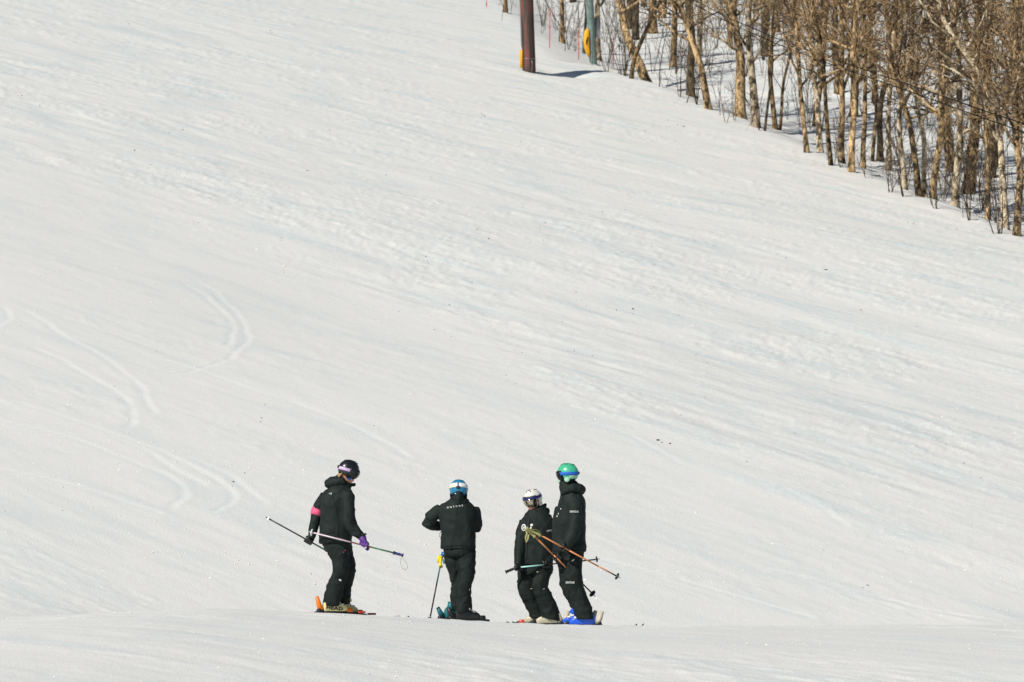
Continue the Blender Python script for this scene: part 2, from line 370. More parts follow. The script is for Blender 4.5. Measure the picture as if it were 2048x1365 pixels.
def build_ground():
    az = np.concatenate([np.linspace(-1.6, -.16, 34)[:-1], np.linspace(-.16, .16, 560), np.linspace(.16, 1.6, 34)[1:]])
    ys = np.concatenate([np.linspace(-80, 30, 18)[:-1], np.arange(30, 62, .075), ])
    far = [62.0]
    while far[-1] < 165: far.append(far[-1] + .13 + (far[-1]-62)*.0022)
    ys = np.concatenate([ys, far, np.linspace(far[-1]+.6, 215, 70), np.linspace(220, 1500, 40)])
    nx, ny = len(az), len(ys)
    Y = np.repeat(ys[:, None], nx, 1); X = az[None, :]*np.maximum(Y, 30)
    X = X.ravel(); Y = Y.ravel()
    Z = G(X, Y)
    u = X*.566 - Y*.824; v = X*.824 + Y*.566
    px, py = to_px(X, np.maximum(Y, 5), Z)
    yb = np.interp(px, [q[0] for q in SMOOTH], [q[1] for q in SMOOTH])
    rough = sstep(-25, 60, yb + 40*(fbm2(u*.25, v*.6, 40)-.5) - py)
    rough = np.where(Y < 53, .35, rough); rough = np.where(Y > 52, np.maximum(rough, .18), rough)
    inv = (np.abs(X) < Y*.17) & (Y > 29) & (Y < 216)
    patch = sstep(.42, .66, fbm2(u*.22, v*.55, 71))
    dz = (fbm2(u*.20, v*.6, 11, 3)-.5)*.075*rough
    dz += (fbm2(u*.6, v*3.2, 21, 3)-.5)*.026*(.15+rough)*(.35+1.3*sstep(.4, .65, fbm2(u*.12, v*.3, 77)))
    lump = sstep(.55, .95, vn2(u*1.7, v*7, 31))*.020*patch + sstep(.50, .9, vn2(u*4, v*12, 33))*.013*(.3+patch)
    dz += lump*(.12+rough)
    dz += (fbm2(X*.9, Y*.45, 51, 3)-.5)*.022*(Y < 56)
    feet = np.exp(-(((Y-53)/1.2)**2)) * (np.abs(X) < 4)
    dz *= 1-.75*feet
    Z = Z + dz*inv
    packed = np.zeros_like(Z); loose = np.zeros_like(Z)
    rnd = np.random.default_rng(5)
    for tr in TRACKS:
        pts = []
        for qx, qy in tr:
            D = plane_at(qx, qy); pts.append(((qx-1024)/FPX*D, D))
        pts = np.array(pts)
        # smooth resampling
        L = np.concatenate([[0], np.cumsum(np.linalg.norm(np.diff(pts, axis=0), axis=1))]); s = np.arange(0, L[-1], .07)
        q = np.stack([np.interp(s, L, pts[:, i]) for i in (0, 1)], 1)
        for it in range(3):
            ker = np.ones(15)/15; pad = np.pad(q, ((7, 7), (0, 0)), mode='edge')
            q = np.stack([np.convolve(pad[:, i], ker, 'valid') for i in (0, 1)], 1)
        q += (np.stack([vn2(s*1.3, s*0, 3), vn2(s*1.3, s*0+9, 4)], 1)-.5)*.12
        for off, dep in ((0, 1.0),):
            qq = q + np.array([off*.87, off*.48])
            lo = qq.min(0)-.5; hi = qq.max(0)+.5
            idx = np.nonzero((X > lo[0]) & (X < hi[0]) & (Y > lo[1]) & (Y < hi[1]))[0]
            for c in range(0, len(idx), 4000):
                ii = idx[c:c+4000]
                d = np.full(len(ii), 9.0)
                for k0 in range(0, len(qq), 400):
                    seg = qq[k0:k0+400]
                    dd = (X[ii][:, None]-seg[None, :, 0])**2 + (Y[ii][:, None]-seg[None, :, 1])**2
                    d = np.minimum(d, dd.min(1))
                d = np.sqrt(d)
                Z[ii] += dep*(-.0055*np.exp(-(d/.07)**2) + .003*np.exp(-((d-.16)/.06)**2))
                packed[ii] = np.maximum(packed[ii], np.exp(-(d/.06)**2)*.55)
                loose[ii] = np.maximum(loose[ii], np.exp(-((d-.10)/.05)**2))
    me = bpy.data.meshes.new('snow_ground'); n = nx*ny
    me.vertices.add(n); me.vertices.foreach_set('co', np.stack([X, Y, Z], 1).ravel())
    i = (np.arange(ny-1)[:, None]*nx + np.arange(nx-1)[None, :]).ravel()
    fc = np.stack([i, i+1, i+nx+1, i+nx], 1)
    me.loops.add(fc.size); me.loops.foreach_set('vertex_index', fc.ravel().astype(np.int32))
    me.polygons.add(len(fc)); me.polygons.foreach_set('loop_start', np.arange(0, fc.size, 4, dtype=np.int32))
    me.polygons.foreach_set('use_smooth', np.ones(len(fc), bool))
    me.update(calc_edges=True)
    for nm, arr in (('rough', rough), ('packed', packed), ('loose', loose)):
        a = me.attributes.new(nm, 'FLOAT', 'POINT'); a.data.foreach_set('value', arr.astype(np.float32))
    me.materials.append(M['snow'])
    o = link('snow_ground', me); tag(o, 'groomed and scraped white snow slope with ski tracks', 'snow', kind='structure')
build_ground()

# loose crumbs of snow and specks of bark litter on the piste
def scatter(name, mat, label, cat, picks, seed):
    rng = np.random.default_rng(seed); V = []; F = []
    base = np.array([(1, 0, 0), (-1, 0, 0), (0, 1, 0), (0, -1, 0), (0, 0, 1), (0, 0, -1)], float)
    fc = [(0, 2, 4), (2, 1, 4), (1, 3, 4), (3, 0, 4), (2, 0, 5), (1, 2, 5), (3, 1, 5), (0, 3, 5)]
    for x, y, r, el in picks:
        q = base*np.array([r*el, r*rng.uniform(.7, 1.2), r*rng.uniform(.5, .9)])*rng.uniform(.7, 1.2, (6, 1))
        a = rng.uniform(0, 6.28); c, s = math.cos(a), math.sin(a)
        q = np.stack([q[:, 0]*c-q[:, 1]*s, q[:, 0]*s+q[:, 1]*c, q[:, 2]], 1) + np.array([x, y, g1(x, y)+r*.25])
        b = len(V); V.extend(q.tolist()); F.extend([(b+i, b+j, b+k) for i, j, k in fc])
    o = mesh_obj(name, V, F, mat, None, False); tag(o, label, cat, kind='stuff')
rng = np.random.default_rng(12)
pk = []
while len(pk) < 2600:
    px, py = rng.uniform(0, 2048), rng.uniform(0, 1240)
    D = plane_at(px, py); x = (px-1024)/FPX*D
    if D < 58 or x > np.interp(D, EY, EX)-.5: continue
    yb = np.interp(px, [q[0] for q in SMOOTH], [q[1] for q in SMOOTH])
    u = x*.566-D*.824; v = x*.824+D*.566
    dens = sstep(.45, .65, fbm2(np.array([u*.22]), np.array([v*.55]), 71))[0] if py < yb else .10
    if rng.uniform() < dens+.04: pk.append((x, D, rng.uniform(.007, .020)*(1.5 if rng.uniform() < .06 and py < yb else 1), rng.uniform(.8, 1.6)))
for i in range(260):
    y = rng.uniform(36, 52); x = rng.uniform(-.13, .13)*y; pk.append((x, y, rng.uniform(.006, .014), 1.2))
scatter('snow_crumbs', M['snow'], 'loose white crumbs of snow strewn over the piste', 'snow crumbs', pk, 1)
pk = []
while len(pk) < 260:
    px, py = rng.uniform(0, 2048), rng.uniform(-5, 900) if rng.uniform() < .93 else rng.uniform(900, 1200)
    if rng.uniform() < px/2048*.6: continue
    D = plane_at(px, py); x = (px-1024)/FPX*D
    if D < 59 or x > np.interp(D, EY, EX)-.5: continue
    yb = np.interp(px, [q[0] for q in SMOOTH], [q[1] for q in SMOOTH])
    if py > yb-30 and rng.uniform() < .85: continue
    big = rng.uniform() < .18
    for q in range(int(rng.integers(1, 4))):
        pk.append((x+rng.normal(0, .12), D+rng.normal(0, .5), rng.uniform(.009, .016)*(1.8 if big else 1), rng.uniform(1, 2.6)))
scatter('bark_litter', M['litter'], 'dark specks of bark and twig litter on the snow', 'litter', pk, 2)

# ------------------------------------------------------------------ lift towers, cables, marker poles
def tower(name, label, px0, py0, px1, wpx, D, mat, height):
    b = P(px0, py0, D); t = P(px1, 0, D); d = (t-b).normalized(); r = wpx/FPX*D/2
    root = tag(empty(name, (b.x, b.y, b.z)), label, 'lift tower')
    m = MB(); m.tube([b-d*.8, b+d*.3, b+d*2, b+d*5, b+d*height], [r*1.02, r*1.02, r, r*.97, r*.9], 24); m.build('pole', mat, root)
    return root, b, d, r
D1 = plane_at(1057, 142)+.1
root, b, d, r = tower('lift_tower', 'dark rust brown steel lift tower at the piste edge', 1058.5, 150, 1053.5, 26.5, D1, M['rust'], 9)
m = MB(); m.tube([b+Vector((-r-.035, -.05, .25)), b+Vector((-r-.035, -.05, .7)), b+Vector((-r-.04, -.05, .86))], [.06, .065, .055], 12, squash=2.2); m.build('crash_pad', M['yellow_pad'], root)
m = MB(); m.tube([b+Vector((-r-.03, -.05, 1.0)), b+d*9+Vector((-r-.03, -.05, 0))], .028, 8); m.build('conduit', M['metal'], root)
m = MB(); m.tube([b+d*.55+Vector((r*1.05*math.cos(a), r*1.05*math.sin(a), 0)) for a in np.linspace(0, 6.28, 25)], .008, 6); m.build('strap', M['metal'], root)
m = MB(); m.tube([b+d*.55+Vector((.10, -r*.98-.01, 0)), b+d*.35+Vector((.12, -r*.98-.03, 0)), b+d*.1+Vector((.08, -r-.02, 0))], .007, 6); m.build('loose_strap', M['metal'], root)
for k in range(5):
    m = MB(); p = b+d*(3.0+k*.35); m.tube([p+Vector((r*.9, 0, 0)), p+Vector((r+.16, 0, 0))], .012, 6); m.build('rung', M['metal'], root)

D2 = ray_ground(1187, 128, 130)
root, b, d, r = tower('lift_tower', 'slim grey green banded steel tower with yellow pad beside birch', 1187, 130, 1179, 15.5, D2, M['green_steel'], 9)
for k in range(9):
    m = MB(); p = b+d*(.25+k*.27); m.tube([p-d*.018, p+d*.018], r*1.035, 22); m.build('band', M['green_steel'], root)
c = b+d*.75+Vector((-r-.05, -.16, .15))
m = MB(); m.tube([c+Vector((.06, 0, -.62)), c+Vector((.03, 0, -.45)), c+Vector((-.02, 0, -.2)), c+Vector((-.03, 0, .1)), c+Vector((-.01, 0, .33)), c+Vector((.02, 0, .45))],
     [.03, .08, .115, .12, .10, .05], 12, squash=.6); pad = m.build('crash_pad', M['yellow_pad'], root)
m = MB(); m.tube([c+Vector((-.03, -.075, -.15)), c+Vector((-.02, -.085, 0)), c+Vector((.03, -.075, .15))], [.02, .028, .012], 8); m.build('opening', M['black'], pad)
o = b+d*1.3+Vector((r*1.3, .18, 0))
m = MB(); m.tube([o+Vector((.02, 0, -.25)), o+Vector((.03, 0, .1)), o+Vector((.0, 0, .5))], [.13, .13, .12], 14); m.build('junction_box', M['metal'], root)

CAMV = Vector(CAM)
def cable(label, pix):
    pts = [P(px, py, D) for px, py, D in pix]
    pts = [CAMV+(q-CAMV)*1.03 for q in pts]; m = MB(); m.tube(pts, .014, 6); tag(m.build('lift_cable', M['cable']), label, 'cable', 'lift cables')
cable('upper dark lift cable sagging across the bare trees', [(1300, -55, 150), (1380, -4, 142), (1454, 35, 136), (1550, 76, 129), (1650, 113, 123), (1760, 150, 117), (1860, 184, 112), (1960, 219, 107.5), (2060, 252, 104), (2250, 310, 98)])
cable('lower dark lift cable sagging across the bare trees', [(1300, -45, 150), (1380, 5, 142), (1454, 44, 136), (1550, 87, 129), (1650, 125, 123), (1760, 163, 117), (1860, 198, 112), (1960, 234, 107.5), (2060, 269, 104), (2250, 330, 98)])
for px, top, bot, lab in ((1099, 18, 92, 'thin red marker pole just right of the rust brown tower'), (1157, 58, 120, 'thin red marker pole left of the grey green tower'),
                          (1226, 70, 136, 'thin red marker pole right of the grey green tower'), (973, 0, 14, 'thin red marker pole left of the rust brown tower at the top edge')):
    D = ray_ground(px, bot, 120) if px > 1110 else plane_at(px, bot)
    b = P(px, bot, D); b.z = g1(b.x, D)-.1; t = P(px, top, D)
    root = tag(empty('marker_pole', b), lab, 'marker pole', 'red marker poles along the piste edge')
    m = MB(); m.tube([b, (b+t)/2+Vector((.01, 0, 0)), t], [.017, .016, .013], 8); m.build('rod', M['red'], root)
    m = MB(); q = b.lerp(t, .55); m.tube([q-Vector((0, 0, .03)), q+Vector((0, 0, .03))], .03, 8); m.build('clip', M['red'], root)

# ------------------------------------------------------------------ trees
def grow(rnd, p, d, length, r0, r1, n, wob, up=0.0):
    pts = [np.array(p, float)]; d = np.array(d, float); d /= np.linalg.norm(d); step = length/n
    for i in range(n):
        d = d + rnd.normal(0, wob, 3) + np.array([0, 0, up]); d /= np.linalg.norm(d)
        pts.append(pts[-1]+d*step)
    return pts, list(np.linspace(r0, r1, n+1))
def at_path(pts, rad, t):
    x = t*(len(pts)-1); i = min(int(x), len(pts)-2); f = x-i
    return pts[i]*(1-f)+pts[i+1]*f, (pts[i+1]-pts[i])/np.linalg.norm(pts[i+1]-pts[i]), rad[i]*(1-f)+rad[i+1]*f
def crown(rnd, trunk, rad, h0, h1, nl, dens, lmax, mb, mt):
    """limbs, branches and twigs: thick ones into mb, thin ones into mt"""
    z0 = trunk[0][2]; H = trunk[-1][2]-z0
    for i in range(nl):
        t = h0 + (h1-h0)*((i+rnd.uniform(0, 1))/nl); 
        p, d, r = at_path(trunk, rad, min(.985, t))
        a = rnd.uniform(0, 6.283); e = rnd.uniform(.25, 1.05)
        dirv = np.array([math.cos(a)*math.cos(e), math.sin(a)*math.cos(e), math.sin(e)])
        ln = lmax*(1.05-.65*t)*rnd.uniform(.55, 1.15); rr = min(r*.62, .012+ln*.016)
        lp, lr = grow(rnd, p-dirv*r*.3, dirv, ln, rr, .008, 6, .17, .05)
        mb.tube(lp, lr, 6)
        nb = max(2, int(ln*2.6*dens))
        for j in range(nb):
            q, dq, rq = at_path(lp, lr, rnd.uniform(.18, 1))
            dv = dq*.7 + rnd.normal(0, .62, 3) + np.array([0, 0, .12]); l2 = rnd.uniform(.45, 1.5)*(.6+.4*ln/lmax)
            bp_, br = grow(rnd, q, dv, l2, min(rq*.75, .020), .006, 4, .2, .05)
            mt.tube(bp_, br, 3, cap=False)
            for k in range(int(rnd.integers(4, 8)*dens)):
                q2, d2, r2 = at_path(bp_, br, rnd.uniform(.15, 1))
                dv2 = d2*.6 + rnd.normal(0, .6, 3) + np.array([0, 0, .1])
                tp_, tr_ = grow(rnd, q2, dv2, rnd.uniform(.25, .8), .0075, .0035, 3, .26, .03)
                mt.tube(tp_, tr_, 3, cap=False)
def make_tree(name, base, path, r0, top_r, barkm, twigm, seed, h0, nl, dens, lmax, extra=()):
    rnd = np.random.default_rng(seed)
    base = Vector(base); root = empty(name, base)
    # resample the trunk with a little crookedness
    pts = np.array([tuple(p) for p in path]); L = np.concatenate([[0], np.cumsum(np.linalg.norm(np.diff(pts, axis=0), axis=1))])
    s = np.linspace(0, L[-1], 26); q = np.stack([np.interp(s, L, pts[:, i]) for i in range(3)], 1)
    for it in range(2): q[1:-1] = (q[:-2]+2*q[1:-1]+q[2:])/4
    wv = np.stack([vn2(s*.5, s*0+seed, 5)-.5, vn2(s*.5, s*0+seed+7, 6)-.5, s*0], 1)*.22*np.minimum(1, s/2)[:, None]; q = q+wv
    rad = r0*(1-.0*s) + (top_r-r0)*(s/L[-1])**.85
    rad = rad*(1+.5*np.exp(-s/.25))*(1+.12*(vn2(s*2.2, s*0+seed*3, 9)-.5))
    mb = MB(); mt = MB(); mb.tube(q, rad, 12)
    tr = mb; limbs = mb
    crown(rnd, list(q), list(rad), h0, .99, nl, dens, lmax, limbs, mt)
    for ep, er0, er1 in extra:
        ep = [np.array(tuple(p)) for p in ep]; ep[0] = q[np.argmin(np.linalg.norm(q-ep[0], axis=1))]; rr = list(np.linspace(er0, er1, len(ep))); limbs.tube(ep, rr, 8)
        for j in range(16):
            a, da, ra = at_path(ep, rr, rnd.uniform(.2, 1)); bp_, br = grow(rnd, a, da*.6+rnd.normal(0, .6, 3), rnd.uniform(.5, 1.4), min(.014, ra*.6), .004, 4, .2, .05); mt.tube(bp_, br, 3, cap=False)
            for k in range(4):
                a2, d2, r2 = at_path(bp_, br, rnd.uniform(.2, 1)); t2, r3 = grow(rnd, a2, d2*.6+rnd.normal(0, .6, 3), rnd.uniform(.2, .6), .006, .003, 2, .2); mt.tube(t2, r3, 3, cap=False)
    def shift(m): m.v = [(x-base.x, y-base.y, z-base.z) for x, y, z in m.v]
    for m_, nm, mat in ((tr, 'trunk', barkm), (mt, 'crown', twigm)):
        if not m_.v: continue
        shift(m_); me = bpy.data.meshes.new(nm); me.from_pydata(m_.v, [], m_.f); me.update()
        me.polygons.foreach_set('use_smooth', [True]*len(me.polygons)); me.materials.append(mat)
        o = bpy.data.objects.new(nm, me); COL.objects.link(o); o.parent = root
        if nm == 'crown': tag(o, kind='stuff')
    return root

B = {'t': 'bark_tan', 'p': 'bark_pale', 'd': 'bark_dark'}
BW = {'t': 'tan barked', 'p': 'pale barked', 'd': 'dark barked'}
FRONT = [  # pixel path from the foot up, width in pixels, bark
    ([(1012, 26), (1012, 0)], 9, 't'), ([(1125, 88), (1126, 40), (1125, 0)], 9, 't'), ([(1168, 108), (1169, 50), (1167, 0)], 6, 'd'),
    ([(1197, 122), (1196, 60), (1195, 0)], 12, 'p'), ([(1294, 163), (1272, 105), (1247, 40), (1230, 0)], 19, 't'), ([(1262, 158), (1268, 110), (1290, 50), (1318, 0)], 9, 't'),
    ([(1383, 195), (1380, 130), (1383, 68), (1378, 0)], 17, 'd'), ([(1420, 220), (1407, 148), (1377, 68), (1348, 0)], 14, 't'), ([(1480, 236), (1478, 168), (1475, 68), (1468, 0)], 22, 't'),
    ([(1512, 256), (1508, 190), (1502, 136), (1498, 60), (1496, 0)], 18, 'p'), ([(1528, 262), (1536, 200), (1545, 120), (1550, 0)], 5, 'd'), ([(1552, 260), (1545, 159), (1543, 90), (1556, 0)], 10, 't'),
    ([(1558, 260), (1568, 175), (1588, 102), (1596, 0)], 6, 't'), ([(1615, 306), (1600, 159), (1593, 68), (1590, 0)], 10, 't'), ([(1642, 306), (1629, 182), (1622, 68), (1604, 0)], 12, 'p'),
    ([(1663, 331), (1655, 266), (1650, 187), (1640, 80), (1628, 0)], 9, 't'), ([(1686, 328), (1677, 200), (1677, 110), (1682, 0)], 12, 't'), ([(1703, 345), (1701, 266), (1705, 176), (1714, 60), (1720, 0)], 13, 't'),
    ([(1727, 337), (1725, 200), (1725, 132), (1722, 0)], 10, 't'), ([(1744, 324), (1746, 200), (1738, 100), (1730, 0)], 7, 't'), ([(1759, 322), (1761, 244), (1766, 190), (1784, 80), (1790, 0)], 13, 'd'),
    ([(1776, 342), (1779, 244), (1782, 180), (1790, 0)], 11, 'p'), ([(1810, 380), (1804, 310), (1802, 233), (1804, 154), (1812, 0)], 11, 'p'), ([(1838, 394), (1829, 310), (1815, 220), (1792, 150), (1770, 40)], 13, 't'),
    ([(1852, 397), (1842, 310), (1838, 200), (1837, 132), (1840, 0)], 11, 'p'), ([(1867, 400), (1870, 299), (1877, 255), (1890, 170), (1905, 60), (1910, 0)], 14, 't'), ([(1910, 415), (1910, 332), (1914, 244), (1912, 132), (1905, 0)], 16, 'p'),
    ([(1976, 442), (1973, 354), (1971, 266), (1975, 150), (1985, 0)], 11, 't'), ([(2010, 458), (2008, 354), (2004, 266), (2000, 222), (1974, 165), (1941, 114), (1884, 44)], 15, 'p'),
    ([(2032, 472), (2034, 354), (2036, 200), (2037, 132), (2040, 0)], 15, 't'), ([(1986, 334), (1998, 277), (2015, 200), (2030, 60)], 12, 't'), ([(2066, 486), (2070, 330), (2062, 150), (2050, 0)], 14, 't'),
    ([(2105, 505), (2100, 330), (2110, 0)], 15, 't'),
]
_ones = ['', 'first', 'second', 'third', 'fourth', 'fifth', 'sixth', 'seventh', 'eighth', 'ninth']
ORD = ['first', 'second', 'third', 'fourth', 'fifth', 'sixth', 'seventh', 'eighth', 'ninth', 'tenth', 'eleventh', 'twelfth', 'thirteenth', 'fourteenth', 'fifteenth', 'sixteenth',
       'seventeenth', 'eighteenth', 'nineteenth', 'twentieth', 'twenty-first', 'twenty-second', 'twenty-third', 'twenty-fourth', 'twenty-fifth', 'twenty-sixth', 'twenty-seventh',
       'twenty-eighth', 'twenty-ninth', 'thirtieth', 'thirty-first', 'thirty-second', 'thirty-third', 'thirty-fourth', 'thirty-fifth', 'thirty-sixth', 'thirty-seventh', 'thirty-eighth', 'thirty-ninth', 'fortieth'] + ['forty-'+q for q in _ones[1:]] + ['fiftieth'] + ['fifty-'+q for q in _ones[1:]]
xs = sorted([f[0][0][0] for f in FRONT if f[0][0][0] < 2048], reverse=True)
LIMBS = {2010: [([(1985, 195), (1945, 165), (1908, 141), (1880, 128)], .05, .012), ([(2005, 240), (2030, 180), (2045, 120)], .05, .012)],
         1910: [([(1912, 175), (1901, 158), (1875, 140), (1829, 121), (1800, 100)], .06, .015)], 1976: [([(1975, 80), (1985, 58), (2020, 59), (2045, 30)], .045, .012), ([(1972, 270), (1950, 268), (1925, 250)], .03, .01)],
         1703: [([(1712, 100), (1740, 120), (1785, 150)], .05, .015)]}
for i, (path, wpx, bk) in enumerate(FRONT):
    bx, by = path[0]
    D = ray_ground(bx, by, 100) if bx > 1000 else plane_at(bx, by)
    foot = P(bx, by, D); foot.z = g1(foot.x, D)-.25
    r = wpx/FPX*D/2*1.08
    pts = [foot] + [P(px, py, D + .012*(by-py)*((i % 5)-2)*.4) for px, py in path[1:]]
    d = (pts[-1]-pts[-2]).normalized() if len(pts) > 2 else Vector((0, 0, 1)); d = (d+Vector((0, 0, .7))).normalized()
    need = max(3.5, (10.5 if wpx > 9 else 7.5)-(pts[-1].z-foot.z)); pts.append(pts[-1]+d*need*.5); pts.append(pts[-1]+(d+Vector((0, 0, .5))).normalized()*need*.5)
    ex = [([P(px, py, D-.05*k) for k, (px, py) in enumerate(pp)], a, b_) for pp, a, b_ in LIMBS.get(bx, [])]
    H = pts[-1].z-foot.z
    t = make_tree('bare_tree', foot, pts, r, .03, M[B[bk]], M['twig_brown' if i % 3 == 1 else 'twig'], 100+i, min(.6, 2.3/H), 24 if wpx > 9 else 13, 1.05, 3.1 if wpx > 9 else 2.0, ex)
    lab = f'{BW[bk]} bare tree in front row, {ORD[xs.index(bx)]} from right edge' if bx < 2048 else f'bare front row tree just outside the right photo edge{" further down" if bx > 2090 else ""}'
    tag(t, lab, 'tree', 'bare trees along the piste edge')

def copy_tree(t, loc, rz, s):
    r = t.copy(); COL.objects.link(r); r.location = loc; r.rotation_euler = (0, 0, rz); r.scale = s
    for ch in t.children:
        c = ch.copy(); COL.objects.link(c); c.parent = r
    return r
rnd = random.Random(4)
protos = []
for k in range(6):
    H = 11.0; th = rnd.uniform(0, 6.28)
    path = [(0, 0, -.3), (.1*math.cos(th), .1*math.sin(th), 2), (.35*math.cos(th), .35*math.sin(th), 5), (.5*math.cos(th+.5), .5*math.sin(th+.5), 8), (.6*math.cos(th), .6*math.sin(th), H)]
    protos.append(make_tree('bare_tree', (0, 0, 0), path, (.14, .17, .12, .19, .11, .15)[k], .025, M[('bark_tan', 'bark_dark', 'bark_pale', 'bark_tan', 'bark_tan', 'bark_dark')[k]], M[('twig', 'twig_brown', 'twig', 'twig_brown', 'twig', 'twig_brown')[k]], 500+k,    .15, 20, .62, 3.3))
n = 0; placed = []
while n < 80:
    y = rnd.uniform(118, 215); az = rnd.uniform(-.012, .135); x = az*y
    s = (x-float(np.interp(y, EY, EX)))
    if s < 4.5 or any((x-a)**2+(y-b)**2 < 2.2 for a, b in placed): continue
    placed.append((x, y)); loc = (x, y, g1(x, y)); sc = rnd.uniform(.8, 1.15); p = protos[n % 6]
    t = p if n < 6 else copy_tree(p, loc, 0, (1, 1, 1))
    t.location = loc; t.rotation_euler = (0, 0, rnd.uniform(0, 6.28)); t.scale = (sc, sc, sc*rnd.uniform(.9, 1.1))
    kd = ('tan', 'dark', 'pale', 'tan', 'tan', 'dark')[n % 6]; tag(t, f'{kd} barked bare tree deeper in the wood behind the front row', 'tree', f'{kd} barked trees deeper in the wood'); n += 1

# saplings and brush at the edge of the wood
def make_sapling(seed, stems, h):
    rn = np.random.default_rng(seed); root = empty('sapling', (0, 0, 0)); mt = MB()
    for s in range(stems):
        a = rn.uniform(0, 6.28); lean = rn.uniform(.05, .5)
        p, r = grow(rn, (0, 0, -.1), (math.cos(a)*lean, math.sin(a)*lean, 1), h*rn.uniform(.6, 1.1), .0125, .004, 7, .09, .04)
        st = MB(); st.tube(p, r, 6); o = st.build('stem', M['twig_dark'], root)
        for j in range(6):
            q, d, rr = at_path(p, r, rn.uniform(.25, 1)); l = rn.uniform(.25, .7)
            b_, br = grow(rn, q, d*.7+rn.normal(0, .5, 3)+np.array([0, 0, .2]), l, .008, .003, 3, .15, .05); mt.tube(b_, br, 3, cap=False)
            for k in range(2):
                q2, d2, r2 = at_path(b_, br, rn.uniform(.3, 1)); t_, tr_ = grow(rn, q2, d2+rn.normal(0, .5, 3), rn.uniform(.1, .3), .005, .0025, 2, .2); mt.tube(t_, tr_, 3, cap=False)
    o = mt.build('twigs', M['twig_dark'], root); tag(o, kind='stuff')
    return root
SAP = [(1003, 42, 1.2), (1020, 30, 1.5), (1083, 68, 1.2), (1090, 62, 1.3), (1118, 85, 1.6), (1129, 104, 1.7), (1140, 92, 1.4), (1150, 104, 1.3), (1212, 134, 2.2), (1251, 153, 1.6), (1318, 175, 2.4), (1330, 178, 1.2), (1360, 194, 1.8), (1371, 206, 2.2), (1395, 210, 2.0),
       (1440, 232, 1.6), (1452, 247, 1.5), (1470, 242, 1.2), (1492, 262, .5), (1520, 262, 1.3), (1655, 322, 1.1), (1668, 330, 1.6), (1683, 336, 1.5), (1716, 336, 1.4), (1732, 358, .9), (1745, 356, .7), (1778, 388, 1.7), (1785, 386, 1.5), (1796, 372, 1.1), (1808, 396, 1.8), (1830, 380, 1.2),
       (1865, 412, 1.5), (1872, 420, 1.6), (1927, 438, 1.0), (1939, 442, 2.1), (1958, 430, 1.0), (1990, 466, 2.2), (2000, 467, 2.0), (2018, 455, 1.6), (1620, 262, .9), (1700, 300, 1.4), (1890, 392, 1.3), (1960, 400, 1.3), (1410, 180, 2.0), (1350, 150, 2.0), (1290, 120, 1.8), (1575, 240, 1.3)]
saps = [make_sapling(900+k, (1, 2, 3, 1, 4)[k], 1.5) for k in range(5)]
sx_ = sorted([q[0] for q in SAP], reverse=True)
for i, (px, py, h) in enumerate(SAP):
    D = ray_ground(px, py, 100); loc = P(px, py, D); loc.z = g1(loc.x, D)
    t = saps[i] if i < 5 else copy_tree(saps[i % 5], loc, 0, (1, 1, 1))
    t.location = loc; t.rotation_euler = (0, 0, i*2.4); t.scale = (h/1.5, h/1.5, h/1.5)
    tag(t, f'thin bare sapling at the wood edge, {ORD[sx_.index(px)]} sapling from right edge', 'sapling', 'saplings at the edge of the wood')

# thin tangled stems filling the gaps between the trunks
thick = [make_sapling(950+k, (3, 4, 2, 5)[k], 3.2) for k in range(4)]
rnd = random.Random(9); n = 0
while n < 120:
    y = rnd.uniform(112, 185); x = rnd.uniform(.0, .13)*y; e = x-float(np.interp(y, EY, EX))
    if e < 1.0 or e > 26: continue
    loc = (x, y, g1(x, y)-.05); t = thick[n] if n < 4 else copy_tree(thick[n % 4], loc, 0, (1, 1, 1))
    t.location = loc; k = rnd.uniform(.6, 1.3); t.rotation_euler = (0, 0, rnd.uniform(0, 6.28)); t.scale = (k, k, k)
    t.name = 'thicket_stem'; tag(t, 'tangle of thin bare stems between the trees in the wood', 'bush', 'thin stems among the trees'); n += 1

